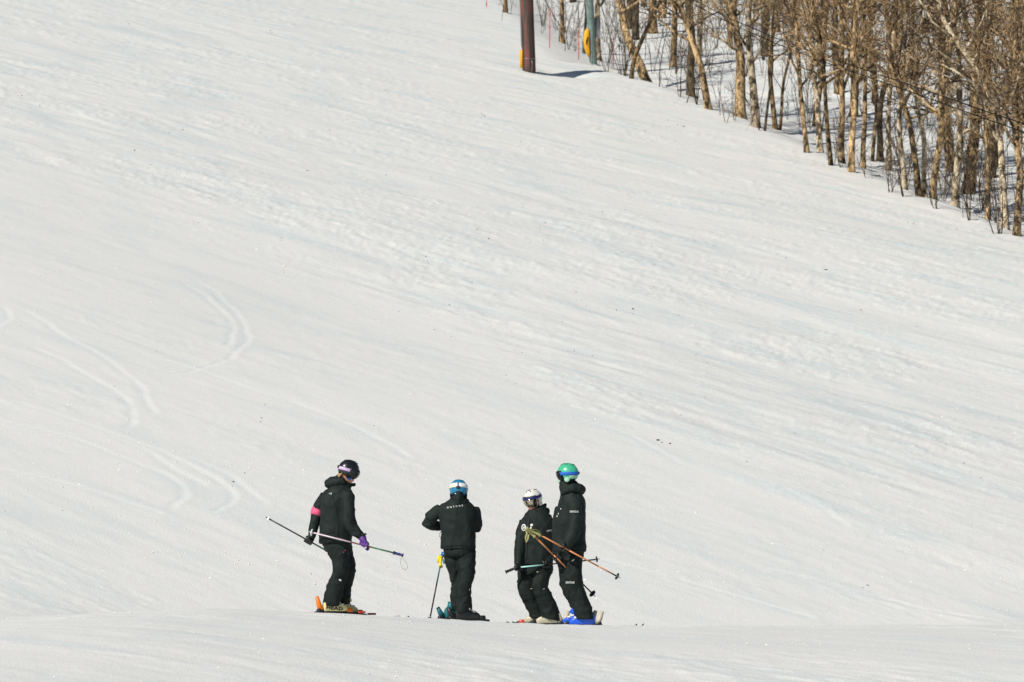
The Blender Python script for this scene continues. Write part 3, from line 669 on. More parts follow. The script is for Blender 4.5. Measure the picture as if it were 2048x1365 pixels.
# ------------------------------------------------------------------ skiers
def norm(v): v = Vector(v); return v.normalized()
class Skier:
    def __init__(s, ox, oy, k, D, label):
        s.ox, s.oy, s.k, s.D = ox, oy, k, D
        s.body = MB(); s.jacket = MB(); s.pants = MB(); s.hood = MB(); s.todo = []; s.label = label
        s.u = D/FPX/k                                   # metres per zoomed pixel
    def p(s, zx, zy, dep=0.0):
        return P(s.ox+zx/s.k, s.oy+zy/s.k, s.D+dep)
    def ring(s, zl, zr, zy, dep, rd, n=22, shrink=1.0, tilt=0.0):
        a = s.p(zl, zy, dep); b = s.p(zr, zy, dep); c = (a+b)/2; h = (b-a).length/2*shrink
        out = []
        for t in np.linspace(0, 2*math.pi, n, endpoint=False):
            cx = math.copysign(abs(math.cos(t))**.85, math.cos(t)); cy = math.copysign(abs(math.sin(t))**.85, math.sin(t))
            out.append((c.x+h*cx, c.y+rd*shrink*cy, c.z+tilt*cx*h))
        return out
    def torso(s, rows, body=.78):
        s.jacket.rings([s.ring(*r) for r in rows]); s.body.rings([s.ring(*r[:5], shrink=body) for r in rows[1:-1]])
    def hips(s, rows):
        s.pants.rings([s.ring(*r) for r in rows]); s.body.rings([s.ring(*r[:5], shrink=.68) for r in rows])
    def leg(s, rows):
        s.pants.rings([s.ring(*r) for r in rows]); s.body.rings([s.ring(*r[:5], shrink=.6) for r in rows])
    def arm(s, pts):
        q = [s.p(x, y, d) for x, y, d, r in pts]; rr = [r*s.u for x, y, d, r in pts]
        s.jacket.tube(q, rr, 14); s.body.tube(q, [r*.6 for r in rr], 10)
    def frame(s, center, F, roll=0.0):
        F = norm(F); S = F.cross(Vector((0, 0, 1))).normalized(); U = S.cross(F); 
        if roll: R = Matrix.Rotation(roll, 3, F); S = R @ S; U = R @ U
        return center, F, -S, U                          # forward, left, up
    def head(s, fr, neck_base, nr=.055):
        c, F, S, U = fr
        hc = c - U*.035 + F*.005
        s.body.ball(hc, (.098, .078, .125), 20, 14, (F, S, U))
        s.body.ball(hc - U*.075 + F*.045, (.05, .05, .05), 12, 8, (F, S, U))       # jaw
        s.body.tube([hc+F*.085-U*.0, hc+F*.112-U*.035, hc+F*.09-U*.045], [.010, .017, .008], 8)   # nose
        for q in (1, -1): s.body.ball(hc+S*q*.078-U*.01, (.022, .010, .03), 8, 6, (F, S, U))
        s.body.tube([hc-U*.05, (hc-U*.05).lerp(neck_base, .5), neck_base], nr, 12)
        return hc

def patch(fr, rad, az0, az1, el0, el1, thick, n=24, m=8, closed=False):
    """a piece of ellipsoid shell; el0/el1 may be functions of the azimuth (degrees)"""
    c, F, S, U = fr; V = []; Fc = []
    azs = np.linspace(az0, az1, n, endpoint=not closed); f0 = el0 if callable(el0) else (lambda a: el0); f1 = el1 if callable(el1) else (lambda a: el1)
    for lay in (1.0, 1.0-thick):
        for a in azs:
            for j in range(m+1):
                e = math.radians(f0(a)+(f1(a)-f0(a))*j/m); A = math.radians(a)
                V.append(c + (F*math.cos(e)*math.cos(A)*rad[0] + S*math.cos(e)*math.sin(A)*rad[1] + U*math.sin(e)*rad[2])*lay)
    w_ = m+1; off = n*w_
    rng_ = range(n if closed else n-1)
    for i in rng_:
        i2 = (i+1) % n
        for j in range(m):
            a, b, c2, d = i*w_+j, i2*w_+j, i2*w_+j+1, i*w_+j+1
            Fc.append((a, b, c2, d)); Fc.append((off+d, off+c2, off+b, off+a))
        Fc.append((i*w_, off+i*w_, off+i2*w_, i2*w_)); Fc.append((i*w_+m, i2*w_+m, off+i2*w_+m, off+i*w_+m))
    if not closed:
        for j in range(m):
            Fc.append((j, j+1, off+j+1, off+j)); b = (n-1)*w_; Fc.append((b+j, off+b+j, off+b+j+1, b+j+1))
    return V, Fc
def pobj(name, vf, mat, parent): return mesh_obj(name, vf[0], vf[1], mat, parent)

def helmet(root, fr, rad, shell, strap, frame_m, lens, vents='black', brow=14, pad=None, lens_el=(-44, 8), strap_el=(-9, 9), front_band=None, faz=60):
    def low(a):
        a = abs((a+180) % 360-180)
        return brow + (-40-brow)*float(sstep(62, 84, a)) + 8*float(sstep(120, 170, a))
    h = pobj('helmet', patch(fr, rad, 0, 360, low, 89.5, .09, 44, 12, True), M[shell], root)
    c, F, S, U = fr
    for k, (a, e) in enumerate(((28, 58), (-28, 58), (12, 72), (-12, 72), (150, 55), (-150, 55), (90, 62), (-90, 62))):
        A, E = math.radians(a), math.radians(e)
        q = c + F*math.cos(E)*math.cos(A)*rad[0] + S*math.cos(E)*math.sin(A)*rad[1] + U*math.sin(E)*rad[2]
        m = MB(); m.ball(q, (.020, .007, .005), 10, 6, (F, S, U)); m.build('vent', M[vents], h)
    for q in (1, -1):                                     # ear pads
        m = MB(); m.ball(c+S*q*rad[1]*.80-U*.075-F*.012, (.036, .016, .036), 14, 9, (F, S, U)); m.build('ear_pad', M[pad or 'knit'], h)
    r2 = tuple(x*1.025 for x in rad)
    st = pobj('goggle_strap', patch(fr, r2, 54, 306, strap_el[0], strap_el[1], .03, 40, 3), M[strap], root)
    m = MB(); A = math.pi; m.box(c-F*rad[0]*1.03+U*rad[2]*.0, (.009, .022, .016), (F, S, U)); m.build('clip', M['black'], st)
    r3 = (rad[0]*1.08, rad[1]*1.06, rad[2]*1.0)
    e0, e1 = lens_el
    def lo(a): return e0 + 10*max(0, 1-abs(a)/16.0)       # nose notch
    g = pobj('goggles', patch(fr, (r3[0]*.985, r3[1]*.99, r3[2]), -faz, faz, lambda a: lo(a)-5, e1+6, .14, 30, 6), M[frame_m], root)
    pobj('lens', patch(fr, (r3[0]*1.02, r3[1]*1.02, r3[2]*1.0), -54, 54, lo, e1, .03, 30, 6), M[lens], g)
    if front_band: pobj('frame_band', patch(fr, (r3[0]*1.03, r3[1]*1.03, r3[2]), -62, 62, e1-1, e1+13, .05, 30, 3), M[front_band], g)
    return h

def boot(root, sole, F, shell, cuffm, length=.33, cuff_h=.19, lean=.25, buckle='metal', name='boot'):
    """ski boot; sole = middle of the sole on the binding, F = heading"""
    F = norm((F[0], F[1], 0)); S = Vector((-F.y, F.x, 0)); U = Vector((0, 0, 1))
    secs = [(-.50, .036, .012, .085), (-.46, .045, .0, .12), (-.33, .050, .0, .165), (-.12, .052, .0, .165), (.06, .052, .0, .125), (.22, .050, .0, .098), (.36, .046, .0, .086), (.45, .038, .002, .068), (.50, .026, .008, .05)]
    m = MB(); rs = []
    for t, hw, z0, z1 in secs:
        r = []
        for a in np.linspace(0, 2*math.pi, 16, endpoint=False):
            ca, sa = math.cos(a), math.sin(a); e = .55
            r.append(sole + F*length*t + S*hw*math.copysign(abs(ca)**e, ca) + U*((z0+z1)/2 + (z1-z0)/2*math.copysign(abs(sa)**e, sa)))
        rs.append(r)
    m.rings(rs); b = m.build(name, M[shell], root)
    m = MB(); q = sole - F*length*.24
    m.tube([q+U*.10, q+U*.18+F*.01, q+U*(cuff_h*.75)+F*lean*.12, q+U*cuff_h+F*lean*.25], [.052, .054, .055, .054], 16); cf = m.build('cuff', M[cuffm], b)
    for k, (t, z) in enumerate(((.10, .112), (.24, .092), (-.02, .15))):
        for sd_ in (1, -1):
            m = MB(); m.box(sole+F*length*t+S*sd_*.047+U*z, (.020, .009, .010), (F, S, U)); m.build('buckle', M[buckle], b)
    m = MB(); m.box(sole+U*.004, (length*.49, .036, .012), (F, S, U)); m.build('sole', M['black'], b)
    return b

def ski(root_label, sole, F, top, heelm, toem, heel_up=.10, length=1.62, brake='black', cat='ski', back=.47, tailup=.03, tip=None, tipup=.06, mark=None):
    F = norm((F[0], F[1], 0)); S = Vector((-F.y, F.x, 0)); U = Vector((0, 0, 1))
    root = empty('ski', (sole.x, sole.y, g1(sole.x, sole.y))); tag(root, root_label, 'ski', 'skis worn by the four skiers')
    m = MB(); rs = []; n = 34
    g0 = g1(sole.x, sole.y)
    gr = (g1(sole.x+F.x*.4, sole.y+F.y*.4)-g1(sole.x-F.x*.4, sole.y-F.y*.4))/.8
    def sec(i):
        t = i/n; x = (t-back)*length
        hw = .036 + .014*abs(2*t-1)**2; hw *= min(1, .25+8*(1-t))*min(1, .5+10*t)
        z = .006 + g0+gr*x*.5 + tipup*max(0, (t-.86)/.14)**2 + tailup*max(0, (.06-t)/.06)**2
        c = Vector((sole.x, sole.y, 0)) + F*x
        z = max(z, g1(c.x, c.y)-.03 + tipup*max(0, (t-.86)/.14)**2)
        return c, hw, z
    for i in range(n+1):
        c, hw, z = sec(i); h = .008
        rs.append([c-S*hw+U*(z-h), c+S*hw+U*(z-h), c+S*hw*.96+U*(z+h), c-S*hw*.96+U*(z+h)])
    m.rings(rs); bd = m.build('ski_body', M[top], root)
    if tip:
        m = MB(); rs = []
        for i in range(n-5, n+1):
            c, hw, z = sec(i); rs.append([c-S*hw*1.04+U*(z-.010), c+S*hw*1.04+U*(z-.010), c+S*hw*1.02+U*(z+.011), c-S*hw*1.02+U*(z+.011)])
        m.rings(rs); m.build('tip_guard', M[tip], root)
    base = Vector((sole.x, sole.y, sole.z))
    if mark:
        m = MB(); m.box(base+F*.36-U*.012, (.05, .03, .012), (F, S, U)); m.build('topsheet_plate', M[mark], root)
    m = MB(); m.box(base+F*.19+U*.012, (.045, .034, .03), (F, S, U), .8); m.build('toe_piece', M[toem], root)
    m = MB(); m.box(base-F*.20+U*.008, (.05, .034, .03), (F, S, U), .8); hp = m.build('heel_piece', M['black'], root)
    m = MB(); m.tube([base-F*.185+U*.03, base-F*.215+U*.07, base-F*.25+U*(.04+heel_up)], [.032, .034, .022], 10); m.build('heel_lever', M[heelm], hp)
    m = MB(); m.box(base-U*.026, (.28, .034, .022), (F, S, U)); m.build('riser_plate', M['black'], root)
    m = MB(); m.tube([base-F*.16+S*.045-U*.02, base-F*.24+S*.05+U*.0, base-F*.31+S*.052-U*.03], .007, 6); m.tube([base-F*.16-S*.045-U*.02, base-F*.24-S*.05+U*.0, base-F*.31-S*.052-U*.03], .007, 6); m.build('brake_arm', M[brake], root)
    return root

def glove(root, c, axis, toward, mat, cuff_to=None, cuffm=None, sc=1.0):
    """hand closed round a pole: axis = pole direction, toward = from the hand's back to the pole"""
    a = norm(axis); b = Vector(toward); b = (b-a*b.dot(a)).normalized(); e = a.cross(b)
    m = MB(); R = .027*sc
    back = c - b*.030*sc
    m.ball(back, (.046*sc, .040*sc, .024*sc), 14, 9, (a, e, b))
    for k, (o, ln) in enumerate(((-.036, 175), (-.012, 200), (.012, 190), (.035, 160))):
        pts = []
        for th in np.linspace(math.radians(200), math.radians(200-ln), 9):
            pts.append(c + a*o*sc + (b*math.cos(th) + e*math.sin(th))*R)
        m.tube(pts, [.0125*sc]*6+[.0118*sc, .011*sc, .009*sc], 9)
    pts = [c - b*.028*sc - e*.030*sc + a*-.03*sc, c - b*.008*sc - e*.040*sc + a*-.045*sc, c + b*.018*sc - e*.030*sc + a*-.043*sc, c+b*.030*sc - e*.010*sc + a*-.030*sc]
    m.tube(pts, [.014*sc, .014*sc, .0125*sc, .010*sc], 9)
    if cuff_to is not None: m.tube([back, back.lerp(cuff_to, .5), cuff_to], [.030*sc, .034*sc, .042*sc], 12)
    return link('glove', remeshed(m, .006, 1), M[mat], root)

def pole(label, pts, grip0, grip1, tip, colors, gripm, basketm, strapm=None, strap_pts=None, basket_r=.045, tipm='metal'):
    """pts: shaft points from below the grip to the tip, with a colour for each span"""
    root = empty('ski_pole', grip1); tag(root, label, 'ski pole', 'ski poles held by the four skiers')
    for i in range(len(pts)-1):
        m = MB(); m.tube([pts[i], pts[i].lerp(pts[i+1], .5), pts[i+1]], .0098 - .0012*i/len(pts), 10); m.build('shaft', M[colors[i]], root)
    d = (grip1-grip0).normalized(); L = (grip1-grip0).length
    m = MB(); m.tube([grip0, grip0+d*.012, grip0+d*.02, grip0+d*L*.35, grip0+d*L*.5, grip0+d*L*.7, grip0+d*L*.88, grip0+d*L*.93, grip1],
                     [.023, .024, .017, .0165, .018, .0165, .017, .025, .021], 12); gp = m.build('grip', M[gripm], root)
    if strap_pts:
        m = MB(); m.tube(strap_pts, .011, 6, squash=.25); m.build('strap', M[strapm or gripm], root)
    e = (tip-pts[-1]).normalized()
    m = MB(); m.tube([pts[-1], tip-e*.02, tip], [.008, .006, .003], 8); m.build('tip', M[tipm], root)
    bc = pts[-1]+e*.02
    m = MB(); m.tube([bc-e*.012, bc-e*.006, bc+e*.004, bc+e*.012], [.014, basket_r, basket_r*.94, .014], 14); m.build('basket', M[basketm], root)
    return root

def decal_text(root, sk, bvh, text, zx, zy, zh, rot, mat, spacing=1.0, name='lettering', sx=1.0, bold=.012):
    cu = bpy.data.curves.new('t', 'FONT'); cu.body = text; cu.align_x = 'CENTER'; cu.align_y = 'CENTER'; cu.space_character = spacing; cu.resolution_u = 2; cu.offset = bold
    o = bpy.data.objects.new('t', cu); COL.objects.link(o)
    me = bpy.data.meshes.new_from_object(o.evaluated_get(bpy.context.evaluated_depsgraph_get())); bpy.data.objects.remove(o)
    vs = [v.co.copy() for v in me.vertices]; fs = [tuple(p.vertices) for p in me.polygons]; bpy.data.meshes.remove(me)
    V = []; c, s = math.cos(rot), math.sin(rot)
    for v in vs:
        x, y = v.x*zh*1.35*sx, v.y*zh*1.35; V.append(on_cloth(sk, bvh, zx+x*c-y*s, zy-(x*s+y*c)))
    return mesh_obj(name, V, fs, M[mat], root, False)
def on_cloth(sk, bvh, zx, zy, off=.006):
    t = sk.p(zx, zy, 0); o = Vector(CAM); d = (t-o).normalized(); h = bvh.ray_cast(o, d)
    return (h[0] if h[0] is not None else t) - d*off
def decal_poly(root, sk, bvh, pts, mat, name='badge'):
    c = (sum(p[0] for p in pts)/len(pts), sum(p[1] for p in pts)/len(pts))
    V = [on_cloth(sk, bvh, *c)] + [on_cloth(sk, bvh, *p) for p in pts]; n = len(pts)
    return mesh_obj(name, V, [(0, 1+(i+1) % n, 1+i) for i in range(n)], M[mat], root, False)
def seam(root, sk, bvh, pts, r=.0035, mat='black', name='zip'):
    """a zip or seam laid on the cloth"""
    q = []
    for (x0, y0), (x1, y1) in zip(pts[:-1], pts[1:]):
        for f in np.linspace(0, 1, 5, endpoint=False): q.append(on_cloth(sk, bvh, x0+(x1-x0)*f, y0+(y1-y0)*f, .003))
    m = MB(); m.tube(q, r, 5); return m.build(name, M[mat], root)
def finish(sk, seed, cat='person'):
    me = remeshed(sk.body, .014, 2)
    co = np.empty(len(me.vertices)*3); me.vertices.foreach_get('co', co); co = co.reshape(-1, 3)
    lo = co.min(0); base = Vector(((lo[0]+co[:, 0].max())/2, (lo[1]+co[:, 1].max())/2, lo[2]))
    me.vertices.foreach_set('co', (co-np.array(base)).ravel()); me.update()
    root = bpy.data.objects.new('person', me); COL.objects.link(root); me.materials.append(M['skin']); root.location = base
    tag(root, sk.label, 'person', 'four skiers standing on the piste')
    bpy.context.view_layer.update()
    j = link('jacket', remeshed(sk.jacket, .0125, 2, .015, seed, 7.0, .8), M['cloth'], root)
    p = link('pants', remeshed(sk.pants, .0125, 2, .017, seed+30, 7.5, 1.3), M['cloth2'], root)
    h = link('hood', remeshed(sk.hood, .011, 2, .008, seed+60, 10), M['cloth'], j) if sk.hood.v else None
    if h: h.matrix_parent_inverse = Matrix.Identity(4); 
    V = []; Fc = []
    for o in (j, p):
        b = len(V); V += [v.co.copy() for v in o.data.vertices]; Fc += [tuple(b+i for i in f.vertices) for f in o.data.polygons]
    return root, j, p, BVHTree.FromPolygons(V, Fc)
# ---- skier in black helmet with pink armband
s = Skier(520, 900, 3.9, 53.0, 'person in black ski suit and black helmet, pink armband, purple glove, looking right')
s.torso([(585, 690, 268, 0, .09), (535, 700, 300, 0, .14), (495, 712, 335, 0, .165), (480, 722, 400, 0, .175), (471, 728, 480, 0, .17), (467, 730, 560, 0, .17), (464, 722, 650, 0, .175), (461, 716, 700, 0, .18), (461, 716, 727, 0, .18, 22, 1, .04)])
s.jacket.tube([s.p(640, 320, 0), s.p(655, 280, .01), s.p(672, 245, .02)], [60*s.u, 56*s.u, 44*s.u], 16)
s.jacket.tube([s.p(660, 278, 0), s.p(705, 272, .02), s.p(748, 272, .03)], [30*s.u, 20*s.u, 5*s.u], 10)
s.hood.tube([s.p(528, 268, .03), s.p(560, 255, -.02), s.p(610, 250, -.06), s.p(660, 245, -.07)], [38*s.u, 44*s.u, 42*s.u, 30*s.u], 14)
s.hood.tube([s.p(528, 268, .03), s.p(570, 248, .10), s.p(640, 235, .11)], [38*s.u, 40*s.u, 30*s.u], 14)
s.hood.tube([s.p(590, 240, .0), s.p(625, 215, .01), s.p(655, 225, .03)], [34*s.u, 34*s.u, 26*s.u], 12)
s.arm([(672, 330, -.05, 44), (684, 370, -.13, 50), (688, 450, -.17, 50), (692, 550, -.18, 52), (712, 605, -.19, 48), (755, 650, -.20, 38), (797, 686, -.20, 30)])
s.arm([(505, 350, .08, 40), (478, 410, .14, 44), (450, 480, .15, 42), (432, 550, .13, 40), (416, 620, .10, 36), (400, 690, .08, 31)])
s.hips([(478, 712, 690, 0, .15), (490, 712, 740, 0, .155), (505, 712, 790, .01, .15)])
s.leg([(505, 690, 740, -.05, .10), (530, 690, 800, -.06, .11), (556, 692, 860, -.06, .11), (565, 694, 915, -.07, .11), (566, 690, 955, -.07, .11), (548, 672, 1000, -.06, .105), (522, 658, 1060, -.06, .105), (503, 645, 1130, -.06, .11), (494, 632, 1180, -.06, .115), (492, 622, 1212, -.06, .115)])
s.leg([(590, 712, 740, .07, .10), (608, 722, 820, .09, .11), (618, 740, 890, .10, .11), (625, 745, 950, .10, .11), (622, 740, 1000, .11, .105), (615, 712, 1060, .12, .10), (608, 704, 1130, .12, .105), (602, 697, 1180, .12, .11), (602, 696, 1200, .12, .11)])
fr = s.frame(s.p(692, 158, 0), (.86, .30, -.30))
hc = s.head(fr, s.p(655, 290, .02))
root, j, p, bvh = finish(s, 1)
helmet(root, fr, (.136, .113, .13), 'black_shell', 'lavender', 'black', 'lens_dark', strap_el=(-14, 3), faz=96)
c, F, S, U = fr
m = MB(); 
for k in range(7): m.tube([hc-F*.08+S*(.03-.01*k)*1.6-U*.02, hc-F*.105+S*(.03-.01*k)*1.8-U*.06, hc-F*.115+S*(.03-.01*k)*2-U*(.09+.01*(k % 3))], [.012, .010, .003], 6)
m.build('hair', M['hair'], root)
m = MB(); m.tube([hc+F*.088+S*.018-U*.072, hc+F*.098-U*.074, hc+F*.088-S*.018-U*.072], [.004, .007, .004], 8); m.build('mouth', M['lip'], root)
m = MB(); m.ball(hc-S*.082-U*.07+F*.01, (.03, .012, .018), 10, 6, (F, S, U)); m.build('chin_strap', M['bluestrap'], root)
# armband on the left sleeve
ax = (s.p(428, 550, .13)-s.p(458, 460, .15)).normalized(); ca = s.p(447, 485, .15)
m = MB(); m.tube([ca-ax*.048, ca-ax*.02, ca+ax*.02, ca+ax*.048], [.078, .083, .082, .075], 20); m.build('armband', M['pink'], root)
# poles
g0 = s.p(1040, 803, -.36); tipA = s.p(375, 637, -.16)
dA = (tipA-g0).normalized(); hand = g0.lerp(tipA, .36)
g1_ = s.p(1118, 824, -.38)
lo = [g1_, s.p(1098, 850, -.38), s.p(1096, 890, -.38), s.p(1112, 925, -.38), s.p(1135, 938, -.38), s.p(1153, 915, -.38), s.p(1140, 880, -.38), s.p(1108, 845, -.38)]
M['green_shaft'] = plain('green_shaft', (.02, .12, .05), .4); M['dark_red_shaft'] = plain('dark_red_shaft', (.16, .02, .03), .4); M['pale_shaft'] = plain('pale_shaft', (.72, .60, .64), .4)
pole('ski pole with blue grip and pale shaft across the left skier, in front hand', [g0, g0.lerp(tipA, .26), g0.lerp(tipA, .50), g0.lerp(tipA, .94)], g0, g1_, tipA, ['green_shaft', 'dark_red_shaft', 'pale_shaft'], 'navy', 'white_print', 'olive', lo)
hand = g0.lerp(tipA, .345)
glove(root, hand, dA, hand-s.p(797, 690, -.20), 'purple', s.p(797, 684, -.205), sc=1.25)
m = MB(); m.tube([s.p(790, 668, -.24), s.p(812, 662, -.24), s.p(830, 656, -.24)], [.022, .016, .010], 8); m.build('cuff_tab', M['cloth'], j)
tipB = s.p(42, 523, .02); gB = s.p(600, 832, .20); gB2 = s.p(660, 866, .23); dB = (tipB-gB).normalized()
pole('thin dark ski pole with basket raised behind the left skier', [gB, gB.lerp(tipB, .38), gB.lerp(tipB, .94)], gB, gB2, tipB, ['green_shaft', 'blackski'], 'navy', 'white_print', tipm='blackski', basket_r=.035)
hb = gB.lerp(tipB, .40)
glove(root, hb, dB, hb-s.p(400, 690, .08)+Vector((-.03, 0, -.03)), 'blackboot', s.p(402, 684, .08), sc=1.2)  # rear glove black: dark palm side plus its shade put into the colour
# lettering, knee badge and zips
decal_text(j, s, bvh, '•E', 548, 342, 15, -.06, 'white_print', 1.6)
decal_poly(p, s, bvh, [(614, 1012), (622, 1008), (636, 1016), (632, 1026), (620, 1022)], 'white_print')
seam(p, s, bvh, [(650, 790), (650, 850), (648, 910), (645, 945)], .0025, 'knit')
for q in ((664, 786), (652, 799)): decal_poly(p, s, bvh, [(q[0]-5, q[1]), (q[0], q[1]-5), (q[0]+5, q[1]), (q[0], q[1]+5)], 'pink', 'zip_pull')
seam(j, s, bvh, [(463, 712), (520, 716), (600, 719), (680, 718)], .004, 'knit', 'hem_seam')
seam(j, s, bvh, [(560, 345), (600, 470), (612, 600), (610, 700)], .003, 'knit', 'seam')
F1 = (.88, .47)
for sole, tw, lab in ((s.p(585, 1262, -.06), 0, 'near'), (s.p(668, 1276, .14), 0, 'far')):
    b = boot(root, sole, F1, 'cream', 'cream', .325, lean=.5, buckle='beige' if 0 else 'metal')
    if lab == 'near':
        Vb = [v.co.copy() for v in b.data.vertices]; bb = BVHTree.FromPolygons(Vb, [tuple(f.vertices) for f in b.data.polygons])
        decal_text(b, s, bb, 'HEAD', 582, 1237, 27, -.10, 'blackski', 1.05, sx=1.35, bold=.04)
    ski(f'black ski with orange binding under the left skier, {lab} foot', sole, F1, 'blackski', 'orange', 'orange', .15 if lab == 'near' else .06, tipup=.02, mark='redski')

# ---- skier seen from behind, blue helmet
s = Skier(810, 940, 4.263, 53.05, 'person seen from behind in black ski suit and blue helmet, elbows bent, hands in front')
s.torso([(395, 520, 245, 0, .09), (355, 548, 275, 0, .12), (305, 585, 300, 0, .145), (280, 612, 340, 0, .155), (290, 610, 400, 0, .155), (303, 603, 470, 0, .155), (312, 598, 540, 0, .155), (308, 598, 610, 0, .16), (303, 600, 650, 0, .165), (302, 600, 672, 0, .165, 22, 1, .0)])
s.jacket.tube([s.p(455, 285, .02), s.p(457, 235, .03), s.p(458, 195, .04)], [72*s.u, 70*s.u, 64*s.u], 16)
s.hood.tube([s.p(375, 288, .02), s.p(410, 285, -.09), s.p(455, 280, -.12), s.p(500, 275, -.09), s.p(535, 262, .02)], [16*s.u, 26*s.u, 30*s.u, 28*s.u, 18*s.u], 12)
s.hood.tube([s.p(455, 280, -.08), s.p(456, 235, -.075), s.p(457, 192, -.06)], [56*s.u, 64*s.u, 54*s.u], 14, squash=.7, ref=(1, 0, 0))
s.arm([(305, 330, .0, 42), (260, 370, .02, 52), (212, 412, .04, 56), (196, 446, .05, 54), (235, 470, .12, 46), (290, 482, .20, 38), (330, 480, .26, 30)])
s.arm([(590, 325, .0, 44), (602, 390, .03, 46), (612, 450, .06, 47), (606, 492, .10, 44), (575, 510, .17, 38), (540, 505, .24, 30)])
s.hips([(328, 598, 640, .0, .14), (330, 598, 690, .0, .145), (340, 598, 740, .0, .14)])
s.leg([(330, 470, 700, .03, .10), (345, 470, 790, .04, .11), (368, 470, 870, .05, .11), (388, 475, 935, .06, .105), (400, 480, 975, .06, .10), (396, 480, 1020, .07, .10), (390, 480, 1090, .07, .105), (392, 480, 1150, .07, .11), (398, 480, 1195, .07, .11)])
s.leg([(440, 598, 700, -.02, .11), (445, 597, 790, -.02, .12), (455, 594, 870, -.02, .12), (455, 588, 940, -.02, .115), (440, 566, 985, -.02, .11), (430, 560, 1040, -.02, .11), (428, 562, 1100, -.02, .115), (428, 565, 1160, -.02, .12), (430, 566, 1215, -.02, .12)])
fr = s.frame(s.p(458, 168, .02), (.06, 1, -.22))
hc = s.head(fr, s.p(457, 290, .03))
root, j, p, bvh = finish(s, 2)
helmet(root, fr, (.13, .116, .126), 'blue_shell', 'white_print', 'black', 'lens_dark', strap_el=(2, 28))
c, F, S, U = fr
pobj('strap_patch', patch(fr, (.1345, .120, .130), 128, 150, 0, 14, .03, 8, 3), M['cream'], root)
pobj('strap_stripe', patch(fr, (.1350, .1205, .131), 176, 184, 4, 27, .03, 5, 3), M['black'], root)
decal_text(j, s, bvh, 'ONYONE', 425, 314, 15, .14, 'white_print', 2.15, sx=.95)
Vh = None
hd = [o for o in j.children if o.name.startswith('hood')][0]
bh = BVHTree.FromPolygons([v.co.copy() for v in hd.data.vertices], [tuple(f.vertices) for f in hd.data.polygons])
decal_poly(hd, s, bh, [(412, 199), (432, 197), (434, 207), (414, 209)], 'white_print', 'tag')
seam(j, s, bvh, [(306, 660), (380, 650), (450, 645), (530, 648), (597, 662)], .004, 'knit', 'hem_seam')
seam(p, s, bvh, [(440, 1000), (434, 1080), (432, 1160), (436, 1205)], .003, 'olive' if 0 else 'knit', 'seam')
seam(p, s, bvh, [(452, 690), (458, 780), (464, 870)], .004, 'knit', 'seam')
for q in ((550, 1022, 7), (552, 1187, 11)): decal_poly(p, s, bvh, [(q[0]-q[2]*.7, q[1]), (q[0], q[1]-q[2]), (q[0]+q[2]*.7, q[1]), (q[0], q[1]+q[2])], 'white_print')
# one planted pole with yellow and blue grip, its twin close beside it
t0 = s.p(214, 1262, .02); a0 = s.p(300, 820, .03); a1 = s.p(322, 705, .035)
st = [a1, s.p(345, 735, .03), s.p(350, 790, .03), s.p(335, 800, .03), s.p(322, 760, .03)]
pole('ski pole with yellow grip planted in snow beside the blue helmeted skier', [a0, a0.lerp(t0, .3), a0.lerp(t0, .975)], a0, s.p(308, 735, .03), t0, ['teal', 'blackski'], 'yellow', 'blackski', 'teal', st, .028)
root2 = empty('pole_grip_strap', s.p(318, 700, .06)); 
m = MB(); m.tube([s.p(324, 700, .05), s.p(320, 725, .05), s.p(314, 755, .05)], [.016, .022, .014], 10); m.build('grip_top', M['bluestrap'], root2)
m = MB(); m.tube([s.p(300, 815, .05), s.p(310, 828, .05), s.p(322, 822, .05)], [.016, .022, .016], 10); m.build('strap_fold', M['yellow'], root2)
m = MB(); m.tube([s.p(290, 725, .04), s.p(287, 760, .04), s.p(284, 795, .04)], [.014, .020, .012], 10); m.build('strap_web', M['yellow'], root2)
tag(root2, 'blue and yellow strap bundle on the planted ski pole', 'strap')
# hands in front of the chest; only yellow finger and strap show
glove(root, s.p(350, 480, .30), (0, .3, 1), (.3, .9, 0), 'yellow', s.p(332, 480, .265), sc=1.1)
glove(root, s.p(525, 500, .28), (0, .3, 1), (-.3, .9, 0), 'yellow', s.p(540, 505, .245), sc=1.1)
m = MB(); m.tube([s.p(318, 482, .22), s.p(306, 495, .21), s.p(312, 512, .20), s.p(322, 528, .20)], [.014, .014, .013, .010], 8); m.build('glove_finger', M['yellow'], root)
m = MB(); m.tube([s.p(312, 520, .2), s.p(298, 540, .2), s.p(292, 568, .2), s.p(308, 576, .2), s.p(324, 560, .2)], .004, 6); m.build('wrist_leash', M['knit'], root)
F2 = (.93, .37)
for sole, sh, lab, Fh, hm in ((s.p(440, 1268, .10), 'teal', 'teal booted', (.93, .37), 'teal'), (s.p(532, 1272, -.03), 'blackboot', 'black booted', (.96, .28), 'black')):
    boot(root, sole, Fh, sh, sh, .32, lean=.3)
    ski(f'black ski under the {lab} foot of the blue helmeted skier', sole, Fh, 'blackski', hm, 'black', .10, tailup=.07)

